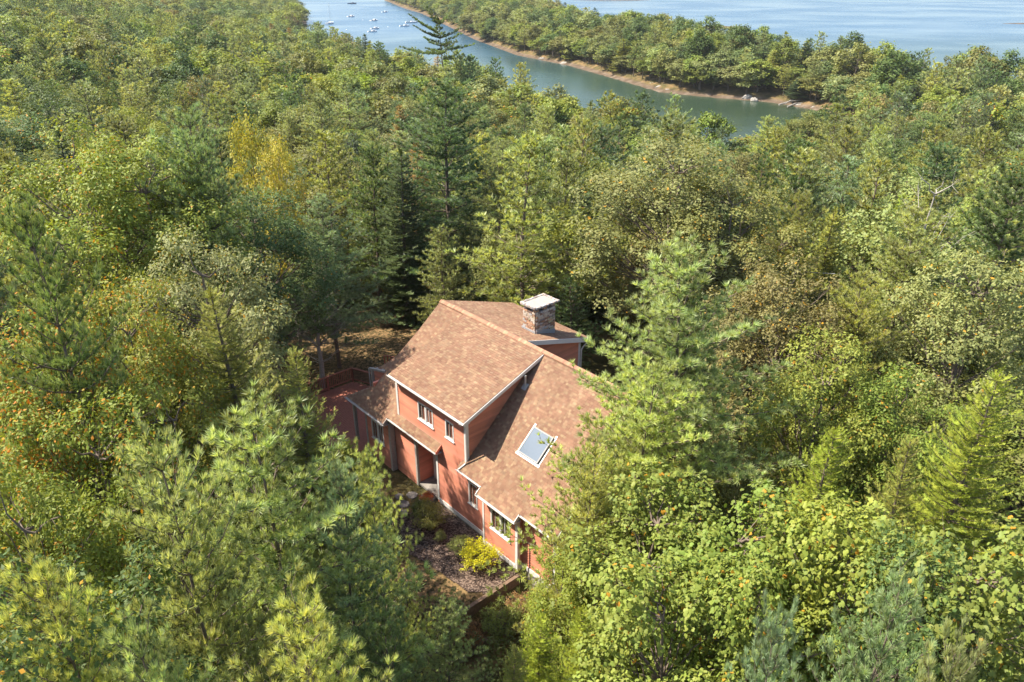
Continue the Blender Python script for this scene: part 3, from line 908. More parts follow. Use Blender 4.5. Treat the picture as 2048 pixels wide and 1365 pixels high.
sheet('front_lawn', wp((-3, -4), (.4, -3.7), (2.2, -3.7), (3.6, -3.4), (5.0, -3.2), (6.2, -3.1), (7.1, -2.5), (7.1, -7), (-3, -7)), M['drygrass'], .015, step=.15)
sheet('back_lawn', [(-28, 44), (-18, 41), (-13.5, 42.5), (-7, 48), (-4, 60), (-10, 68), (-24, 66), (-30, 56)], M['drygrass'], .02, step=.5)

# flagstones: pieces of the path
path = empty('path', hw(-.9, -1.2, -.28), HRZ)
tag(path, kind='structure')
rf = random.Random(3)
for (x, y, s) in ((.1, .75, .55), (-.55, .4, .6), (.45, .05, .6), (-.2, -.35, .62), (-.95, -.2, .5), (.35, -.75, .5), (-.6, -.95, .6), (-1.2, -1.0, .5), (-.2, -1.5, .55), (-1.0, -1.8, .55), (-1.7, -1.6, .5), (-1.6, -2.4, .5)):
    n_ = rf.choice([5, 6, 7])
    pl_ = [(x + s * .55 * rf.uniform(.85, 1.1) * math.cos(2 * math.pi * i / n_ + x), y + s * .5 * rf.uniform(.85, 1.1) * math.sin(2 * math.pi * i / n_ + x)) for i in range(n_)]
    part(MB().prism(pl_, -.05, .06 + rf.uniform(0, .02)), 'flagstone', M['flag'], path)

# retaining timbers
rw = empty('retaining_wall', hw(6.95, -.45, -.3), HRZ)
tag(rw, 'weathered brown timber retaining wall stepping down beside the mulch bed', 'retaining wall')
for k in range(5):
    for j, (y0, y1) in enumerate(((-3.9, -1.9), (-1.88, -.02))):
        part(MB().box(-.02 + (j * .01), .17, y0, y1, .12 - .2 * (k + 1) + .006, .12 - .2 * k), 'timber', M['oldwood'], rw)
rw2 = empty('timber_step', hw(7.3, -4.6, -1.0), HRZ)
tag(rw2, 'lower weathered timber step half hidden by leaves below the retaining wall', 'timber step')
for k in range(2):
    part(MB().box(0, .2, -1.6, 1.2, -.2 * (k + 1) + .005, -.2 * k), 'timber', M['oldwood'], rw2)
    part(MB().box(.7, .9, -1.6, 1.2, -.35 - .2 * (k + 1) + .005, -.35 - .2 * k), 'timber', M['oldwood'], rw2)

# ------------------------------------------------------------------ foliage generators (numpy)
def rotm(Z, X=None, rs=None):
    """rotation matrices with given z axes (n,3) and random spin"""
    n = len(Z)
    Z = Z / (np.linalg.norm(Z, axis=1, keepdims=True) + 1e-9)
    a = rs.randn(n, 3) if X is None else X
    X_ = a - (a * Z).sum(1, keepdims=True) * Z
    X_ /= (np.linalg.norm(X_, axis=1, keepdims=True) + 1e-9)
    Y_ = np.cross(Z, X_)
    return np.stack([X_, Y_, Z], -1)
def scatter(tv, tf, P, Rm, S, rs, tint=None):
    n, k = len(P), len(tv)
    V = np.einsum('nij,kj->nki', Rm, tv) * S[:, None, None] + P[:, None, :]
    F = tf[None] + (np.arange(n) * k)[:, None, None]
    t_ = rs.rand(n) if tint is None else tint
    return V.reshape(-1, 3), F.reshape(-1, 3), np.repeat(t_, k)
class Wood:
    def __init__(s): s.v, s.f, s.n = [], [], 0
    def tube(s, P, R, n=4):
        P = np.asarray(P, float); k = len(P)
        D = np.gradient(P, axis=0); D /= np.linalg.norm(D, axis=1, keepdims=True) + 1e-9
        ref = np.where(np.abs(D[:, 2:3]) > .9, np.array([[1., 0, 0]]), np.array([[0, 0, 1.]]))
        A_ = np.cross(D, ref); A_ /= np.linalg.norm(A_, axis=1, keepdims=True) + 1e-9
        B_ = np.cross(D, A_)
        th = np.arange(n) * 2 * np.pi / n
        V = P[:, None] + (A_[:, None] * np.cos(th)[None, :, None] + B_[:, None] * np.sin(th)[None, :, None]) * np.asarray(R)[:, None, None]
        id_ = np.arange(k * n).reshape(k, n) + s.n
        a, b_ = id_[:-1], np.roll(id_[:-1], -1, 1); c, d = np.roll(id_[1:], -1, 1), id_[1:]
        s.f += [np.stack([a, b_, c], -1).reshape(-1, 3), np.stack([a, c, d], -1).reshape(-1, 3)]
        s.v.append(V.reshape(-1, 3)); s.n += k * n
    def get(s): return np.concatenate(s.v), np.concatenate(s.f)

def tuft_tpl(nb, wid, rs, cone=1.0):
    v, f = [], []
    for i in range(nb):
        ph = rs.rand() * 6.283; ct = rs.uniform(.05, 1) * cone
        th = ct * 1.25
        d = np.array([math.sin(th) * math.cos(ph), math.sin(th) * math.sin(ph), math.cos(th)])
        s_ = np.cross(d, np.array([0, 0, 1.]) + rs.randn(3) * .35); s_ /= np.linalg.norm(s_)
        L = rs.uniform(.8, 1.1)
        k = len(v)
        v += [d * .05 - s_ * wid * .5, d * .05 + s_ * wid * .5, d * L + np.array([0, 0, -.0])]
        f.append((k, k + 1, k + 2))
    return np.array(v), np.array(f)

def make_pine(seed, H, R, z0, wh, twstep, tstep, nb, wid, tl, flat=0.0, thin=1.0, irregular=.25, umb=False, full=False):
    rs = np.random.RandomState(seed)
    W = Wood()
    zt = np.linspace(-.6, H, 9)
    wob = np.cumsum(rs.randn(9, 2) * .07, 0); wob[0] = 0
    tr = np.column_stack([wob, zt])
    W.tube(tr, .02 + .009 * (H - zt) , 7)
    P, D, TT = [], [], []
    def tufts(pts, dirs, n, base_t):
        for i in range(n):
            f_ = (i + rs.rand()) / n
            p = pts[0] + (pts[1] - pts[0]) * f_
            P.append(p + rs.randn(3) * .03); D.append(dirs + np.array([0, 0, .55]) + rs.randn(3) * .35); TT.append(np.clip(base_t + rs.randn() * .16, 0, 1))
    z = z0
    while z < H - .25:
        u = (z - z0) / (H - z0)
        n = rs.randint(4, 7)
        a0 = rs.rand() * 6.28
        prof = (1 - u) ** .62 * (.55 + .45 * min(1, u / .25 + .3))
        if full: prof = (1 - u) ** .6 * (.82 + .18 * min(1, u / .2))
        if umb: prof = .25 + .75 * math.sin(math.pi * (.25 + .68 * u))
        for k in range(n):
            if rs.rand() > thin: continue
            L = R * prof * rs.uniform(1 - irregular * 1.4, 1 + irregular) + .25
            az = a0 + k * 6.283 / n + rs.randn() * .2
            el = (.12 + .75 * u ** 1.6 + rs.randn() * .1) * (1 - flat)
            h = np.array([math.cos(az), math.sin(az), 0])
            m_ = 6
            s_ = np.linspace(0, 1, m_)
            cx_ = np.array([np.interp(z, zt, wob[:, 0]), np.interp(z, zt, wob[:, 1]), z])
            sag = -.10 * L * s_ * (1 - u) + .22 * L * s_ ** 2.4
            br = cx_ + np.outer(s_ * L * math.cos(el), h) + np.outer(s_ * L * math.sin(el) + sag * (1 - flat * .5), [0, 0, 1])
            br += rs.randn(m_, 3) * .04 * s_[:, None]
            W.tube(br, np.linspace(.010 + .008 * L, .005, m_), 4)
            base_t = rs.rand()
            d = .12 * L if u < .5 else .05
            side = 1
            while d < L:
                f_ = d / L
                p = np.array([np.interp(f_, s_, br[:, j]) for j in range(3)])
                j_ = min(int(f_ * (m_ - 1)), m_ - 2)
                bd = br[j_ + 1] - br[j_]; bd /= np.linalg.norm(bd)
                sd = np.cross(bd, [0, 0, 1]); sd /= np.linalg.norm(sd) + 1e-9
                side = -side
                td = bd * .75 + sd * side * rs.uniform(.5, 1.0) + np.array([0, 0, rs.uniform(.1, .5)])
                td /= np.linalg.norm(td)
                tlg = (.30 * (L - d) + .28) * rs.uniform(.7, 1.2)
                q_ = p + td * tlg
                if tlg > .3: W.tube(np.array([p, q_]), [.010, .005], 3)
                tufts((p + (q_ - p) * .05, q_), td, max(1, int(tlg / tstep)), base_t)
                d += twstep * rs.uniform(.7, 1.3)
            tufts((br[-2], br[-1]), bd, 2, base_t)
        z += wh * rs.uniform(.75, 1.25)
    tufts((np.array([wob[-1, 0], wob[-1, 1], H - .5]), np.array([wob[-1, 0], wob[-1, 1], H + .05])), np.array([0, 0, 1.]), 5, .5)
    P, D, TT = np.array(P), np.array(D), np.array(TT)
    tv, tf = tuft_tpl(nb, wid, rs, .8)
    V, F, t_ = scatter(tv, tf, P, rotm(D, None, rs), tl * rs.uniform(.8, 1.2, len(P)), rs, TT)
    return W.get(), (V, F, t_)

def leaf_tpl(kind):
    if kind == 'lobed':
        out = [(0, -.5), (.28, -.42), (.5, -.1), (.26, .02), (.30, .38), (0, .52), (-.30, .38), (-.26, .02), (-.5, -.1), (-.28, -.42)]
        v = [(0, 0, .0)] + [(x, y, -.22 * abs(x) - .12 * y * y) for x, y in out]
        f = [(0, i, i % 10 + 1) for i in range(1, 11)]
        return np.array(v, float), np.array(f)
    if kind == 'oval':
        v = [(0, -.55, 0), (.30, 0, -.07), (0, .55, -.05), (-.30, 0, -.07)]
        return np.array(v, float), np.array([(0, 1, 2), (0, 2, 3)])
    v = [(-.45, -.45, 0), (.5, -.35, .12), (.4, .5, -.1), (-.5, .4, .1)]
    return np.array(v, float), np.array([(0, 1, 2), (0, 2, 3)])

def make_broad(seed, H, R, z0, nclump, nleaf, tpl, size, cr=(.75, 1.25), open_=0.0, stems=1, up=.8):
    rs = np.random.RandomState(seed)
    W = Wood()
    zc = (z0 + H) / 2 + .3; hz = (H - z0) / 2
    # clump centres
    C_ = []
    tries = 0
    while len(C_) < nclump and tries < 6000:
        tries += 1
        d = rs.randn(3); d /= np.linalg.norm(d)
        r_ = rs.uniform(.45, 1) ** .6
        if d[2] < -.35 and rs.rand() < .6: continue
        lob = 1 + .16 * math.sin(3 * math.atan2(d[1], d[0]) + seed) + .1 * math.sin(5 * d[2] + seed)
        p = np.array([d[0] * R * r_ * lob, d[1] * R * r_ * lob, zc + d[2] * hz * r_])
        if all(np.linalg.norm(p - c) > .62 * cr[0] for c in C_): C_.append(p)
    C_ = np.array(C_)
    st = []
    for k in range(stems):
        az = rs.rand() * 6.28; o_ = 0 if stems == 1 else .35
        top = np.array([math.cos(az) * R * .25 * (stems > 1), math.sin(az) * R * .25 * (stems > 1), H - .25 * hz])
        s_ = np.linspace(0, 1, 7)[:, None]
        p = np.array([math.cos(az) * o_, math.sin(az) * o_, -.6]) * (1 - s_) + top * s_ + np.concatenate([np.zeros((1, 3)), rs.randn(6, 3) * [.12, .12, .05]])
        W.tube(p, np.linspace(.022 * H / math.sqrt(stems) + .02, .03, 7), 6)
        st.append(p)
    st_all = np.concatenate(st)
    for c in C_:
        cand = st_all[st_all[:, 2] < c[2] - .12 * np.hypot(c[0], c[1]) + .2]
        if len(cand) == 0: continue
        want = c[2] - .75 * np.hypot(c[0], c[1])
        b_ = cand[np.argmin(np.abs(cand[:, 2] - want) + .5 * np.hypot(cand[:, 0] - c[0], cand[:, 1] - c[1]))]
        s_ = np.linspace(0, 1, 5)[:, None]
        p = b_ * (1 - s_) + c * s_ + np.array([0, 0, .0]) + rs.randn(5, 3) * .09 * (s_ * (1 - s_) * 4)
        p[:, 2] -= (s_[:, 0] * (1 - s_[:, 0])) * .25
        W.tube(p, np.linspace(.045, .010, 5), 4)
        for _ in range(3):
            e = c + rs.randn(3) * cr[0] * .6
            W.tube(np.array([p[3], e]), [.012, .004], 3)
    # leaves: twig sub clusters inside every clump
    P, Nn, TT = [], [], []
    for c in C_:
        rad_ = rs.uniform(*cr)
        ns = max(3, nleaf // 9)
        d = rs.randn(ns, 3); d /= np.linalg.norm(d, axis=1, keepdims=True)
        d[:, 2] = np.abs(d[:, 2]) * np.where(rs.rand(ns) < .8, 1, -.6)
        rr = rs.uniform(.68, 1.05, ns)[:, None] * rad_
        sc_ = c + d * rr * [1, 1, .72]
        cnt = nleaf // ns
        pp = np.repeat(sc_, cnt, 0) + rs.randn(ns * cnt, 3) * size * (.95 + open_)
        outw = np.repeat(d, cnt, 0)
        nn = outw * .8 + np.array([0, 0, up]) + rs.randn(len(pp), 3) * .42
        bt = rs.rand()
        P.append(pp); Nn.append(nn)
        TT.append(np.clip(bt * .35 + .65 * rs.rand(len(pp)), 0, 1))
    P = np.concatenate(P); Nn = np.concatenate(Nn); TT = np.concatenate(TT)
    tv, tf = leaf_tpl(tpl)
    V, F, t_ = scatter(tv, tf, P, rotm(Nn, None, rs), size * rs.uniform(.65, 1.25, len(P)), rs, TT)
    return W.get(), (V, F, t_)

def twig_tpl(n, rs, wid=.10, curl=0.0):
    v, f = [], []
    def tri(a, b_, c):
        k = len(v); v.extend([a, b_, c]); f.append((k, k + 1, k + 2))
    tri((-.015, 0, 0), (.015, 0, 0), (0, 1, .0))
    for i in range(n):
        y = (i + .5) / n
        for s_ in (-1, 1):
            L = .34 * (1 - .45 * y) * rs.uniform(.8, 1.2)
            z = rs.uniform(-.05, .16)
            tri((0, y - wid * .5, 0), (0, y + wid * .5, .01), (s_ * L, y + .17, z))
    return np.array(v, float), np.array(f)

def make_spruce(seed, H, R, z0, wh, tw, nt, tsz, droop=.25, dens=1.0, wid=.10, ragged=.2):
    rs = np.random.RandomState(seed)
    W = Wood()
    zt = np.linspace(-.6, H, 6)
    W.tube(np.column_stack([np.zeros(6), np.zeros(6), zt]), .02 + .013 * (H - zt), 6)
    P, Yd, Zd, TT, SZ = [], [], [], [], []
    z = z0
    while z < H - .15:
        u = (z - z0) / (H - z0)
        n = rs.randint(5, 8)
        a0 = rs.rand() * 6.28
        for k in range(n):
            L = (R * (1 - u) ** .85 + .16) * rs.uniform(1 - ragged * 1.5, 1 + ragged)
            az = a0 + k * 6.283 / n + rs.randn() * .15
            h = np.array([math.cos(az), math.sin(az), 0]); sd = np.array([-h[1], h[0], 0])
            s_ = np.linspace(0, 1, 5)
            zz_ = z + L * (-droop * (1 - u) * np.sin(s_ * 2.2) + .25 * s_ ** 2 + .55 * u * s_)
            br = np.outer(s_ * L, h); br[:, 2] = zz_
            W.tube(br, np.linspace(.010 + .008 * L, .004, 5), 3)
            bt = rs.rand()
            d = .12 * L; side = 1
            while d < L:
                f_ = d / L
                p = np.array([np.interp(f_, s_, br[:, j]) for j in range(3)])
                bd = np.array([np.interp(min(1, f_ + .1), s_, br[:, j]) for j in range(3)]) - np.array([np.interp(f_ - .1, s_, br[:, j]) for j in range(3)])
                bd /= np.linalg.norm(bd) + 1e-9
                for side in (-1, 1):
                    y = bd * .62 + sd * side * rs.uniform(.6, 1.0) + np.array([0, 0, rs.uniform(-.18, .18)])
                    P.append(p + rs.randn(3) * .05); Yd.append(y); Zd.append(np.array([0, 0, 1.]) + rs.randn(3) * .25); TT.append(np.clip(bt * .5 + .5 * rs.rand(), 0, 1))
                    SZ.append(tsz * (.6 + .5 * (1 - f_)) * (.55 + .6 * (1 - u) ** .5) * rs.uniform(.75, 1.25))
                d += tw * rs.uniform(.7, 1.3) / dens
            P.append(br[-2]); Yd.append(bd); Zd.append(np.array([0, 0, 1.])); TT.append(bt); SZ.append(tsz * .9 * (.6 + .4 * (1 - u)))
        z += wh * rs.uniform(.8, 1.2)
    for k in range(6):
        P.append(np.array([0, 0, H - .4 + .07 * k])); Yd.append(np.array([rs.randn() * .25, rs.randn() * .25, 1])); Zd.append(rs.randn(3)); TT.append(.6); SZ.append(tsz * .8)
    P, Yd, Zd, TT, SZ = map(np.array, (P, Yd, Zd, TT, SZ))
    Y = Yd / np.linalg.norm(Yd, axis=1, keepdims=True)
    Zp = Zd - (Zd * Y).sum(1, keepdims=True) * Y; Zp /= np.linalg.norm(Zp, axis=1, keepdims=True)
    Rm = np.stack([np.cross(Y, Zp), Y, Zp], -1)
    tv, tf = twig_tpl(nt, rs, wid)
    V, F, t_ = scatter(tv, tf, P, Rm, SZ, rs, TT)
    return W.get(), (V, F, t_)

class Proto:
    def __init__(s, name, H, R, data, leafm, barkm=None):
        (wv, wf), (lv, lf, lt) = data
        s.H, s.R = H, R
        s.wood = mesh_np(name + '_trunk', wv, wf, [M[barkm or 'bark']], smooth=True)
        s.leaf = mesh_np(name + '_crown', lv, lf, [M[leafm]], tint=lt)
        n = len(wv)
        s.one = mesh_np(name, np.concatenate([wv, lv]), np.concatenate([wf, lf + n]), [M[barkm or 'bark'], M[leafm]],
                        tint=np.concatenate([np.zeros(n), lt]), mat_idx=np.concatenate([np.zeros(len(wf)), np.ones(len(lf))]))
        s.tris = len(wf) + len(lf)

PR = {}
PR['pineN'] = [Proto('white_pine', 16, 3.9, make_pine(11 + i, 16, 3.9, 4.5, .60, .25, .18, 34, .10, .235), 'needle') for i in range(2)]
PR['pineW'] = [Proto('white_pine', 17, 5.0, make_pine(15 + i, 17, 5.0, 4.2, .72, .27, .165, 24, .12, .26, irregular=.28, full=True, flat=.15), 'needle') for i in range(2)]
PR['pineM'] = [Proto('white_pine', 15, 3.4, make_pine(21 + i, 15, 3.4, 3.5, .72, .34, .21, 13, .20, .34, irregular=.3), 'needle') for i in range(3)]
PR['pineF'] = [Proto('white_pine', 13, 3.4, make_pine(31 + i, 13, 3.4, 3.0, .9, .55, .34, 9, .30, .50, irregular=.35), 'needle') for i in range(2)]
PR['broadN'] = [Proto('maple_tree', 12, 3.4, make_broad(41 + i, 12, 3.4, 2.5, 85, 330, 'oval', .135, cr=(.6, 1.0)), 'leaf') for i in range(2)]
PR['bigleaf'] = [Proto('maple_tree', 12, 3.2, make_broad(47, 12, 3.2, 2.5, 80, 170, 'lobed', .145, cr=(.6, 1.0)), 'leaf')]
PR['broadM'] = [Proto('maple_tree', 12, 3.6, make_broad(51 + i, 12, 3.6, 2.5, 52, 190, 'oval', .24, cr=(.75, 1.15), stems=1 + (i == 1)), 'leaf', 'pale_bark' if i == 2 else None) for i in range(3)]
PR['broadF'] = [Proto('maple_tree', 11, 3.9, make_broad(61 + i, 11, 3.9, 1.5, 38, 100, 'blob', .34, cr=(.9, 1.35)), 'leaf') for i in range(3)]
PR['spruceN'] = [Proto('spruce_tree', 12, 2.9, make_spruce(71 + i, 12, 2.9, 1.2, .27, .085, 6, .33, wid=.14, ragged=.32), 'spruce') for i in range(2)]
PR['spruceM'] = [Proto('spruce_tree', 13, 2.5, make_spruce(81 + i, 13, 2.5, 1.2, .45, .2, 4, .58, wid=.26, ragged=.28), 'spruce') for i in range(2)]
PR['spruceF'] = [Proto('spruce_tree', 12, 2.2, make_spruce(91 + i, 12, 2.2, 1.0, .7, .4, 3, .9, wid=.3, ragged=.3), 'spruce') for i in range(2)]
PR['lone'] = [Proto('tall_pine', 24, 6.0, make_pine(105, 24, 6.0, 15.0, 1.05, .42, .26, 12, .30, .55, thin=.62, irregular=.5, flat=.1, umb=True), 'needle')]
PR['dead'] = [Proto('bare_tree', 12, 3.0, make_broad(111, 12, 3.0, 2.5, 60, 5, 'oval', .14), 'leaf', 'pale_bark')]
PR['shrub'] = [Proto('shrub', 1.2, .8, make_broad(121 + i, 1.25, .78, .1, 42, 120, 'oval', .060, cr=(.2, .32)), 'leaf') for i in range(1)]
PR['yew'] = [Proto('shrub', 1.1, 1.0, make_spruce(125, 1.1, 1.05, .1, .09, .05, 4, .20, droop=-.5, wid=.16, ragged=.2), 'spruce')]
print('PROTO TRIS', {k: [p.tris for p in v] for k, v in PR.items()}, sum(p.tris * 2 for v in PR.values() for p in v))

# foliage base colours (names used in the labels)
COLS = {
 'pine': {'mid green': (.30, .345, .155), 'blue green': (.25, .33, .185), 'yellow green': (.37, .40, .14), 'deep green': (.14, .205, .085)},
 'broad': {'yellow green': (.245, .28, .05), 'bright green': (.20, .25, .045), 'olive green': (.215, .22, .07), 'deep green': (.11, .16, .05), 'golden': (.41, .365, .06), 'rusty brown': (.235, .205, .075), 'pale green': (.25, .28, .10)},
 'spruce': {'olive green': (.23, .245, .05), 'dark green': (.07, .10, .04), 'lime green': (.25, .31, .035), 'rusty': (.28, .19, .06)}}
NAMES = {'pine': 'white_pine', 'broad': 'maple_tree', 'spruce': 'spruce_tree'}
WORD = {'pine': 'pine', 'broad': 'leafy tree', 'spruce': 'spruce'}
JIT = random.Random(99)
TREES = []   # (x, y) of everything planted, with radius

def plant(kind, protos, x, y, z, h, wid, colname, label=None, group=None, alpha=1.0, parts=True, rgb=None, var=.26, name=None, cat=None, rz=None, pi=None):
    pr = PR[protos][JIT.randrange(len(PR[protos])) if pi is None else pi]
    s = h / pr.H; sw = wid / pr.R
    c = rgb or COLS[kind][colname]
    f_ = JIT.uniform(1 - var, 1 + var)
    c = (c[0] * f_ * JIT.uniform(.93, 1.07), c[1] * f_, c[2] * f_ * JIT.uniform(.85, 1.15), alpha)
    rz = JIT.uniform(0, 6.28) if rz is None else rz
    nm = name or NAMES[kind]
    if parts:
        o = empty(nm, (x, y, z), rz)
        t_ = link('trunk', pr.wood, o)
        cr = link('crown', pr.leaf, o)
        for q_ in (t_, cr): q_.scale = (sw, sw, s)
        cr.color = c
    else:
        o = link(nm, pr.one, None, (x, y, z), rz)
        o.scale = (sw, sw, s)
        o.color = c
    o.rotation_euler = (JIT.uniform(-.04, .04), JIT.uniform(-.04, .04), rz)
    tag(o, label, cat or ('tree' if h > 3 else 'shrub'), group)
    TREES.append((x, y, wid, h, kind))
    return o

def top_at(px, py, dist=None, h=None):
    """where a tree stands whose top is seen at pixel (px,py): either at a distance along the ground or of a height"""
    d = ray(px, py)
    if dist is not None:
        t_ = dist / math.hypot(d[0], d[1])
        P = d * t_
        z = CAMZ + P[2]
        gz = float(land_z(P[0], P[1]))
        return P[0], P[1], gz, z - gz
    t_ = 12.0
    while t_ < 900:
        P = d * t_
        gz = float(land_z(P[0], P[1]))
        if CAMZ + P[2] - gz < h: break
        t_ += .5
    return P[0], P[1], gz, h

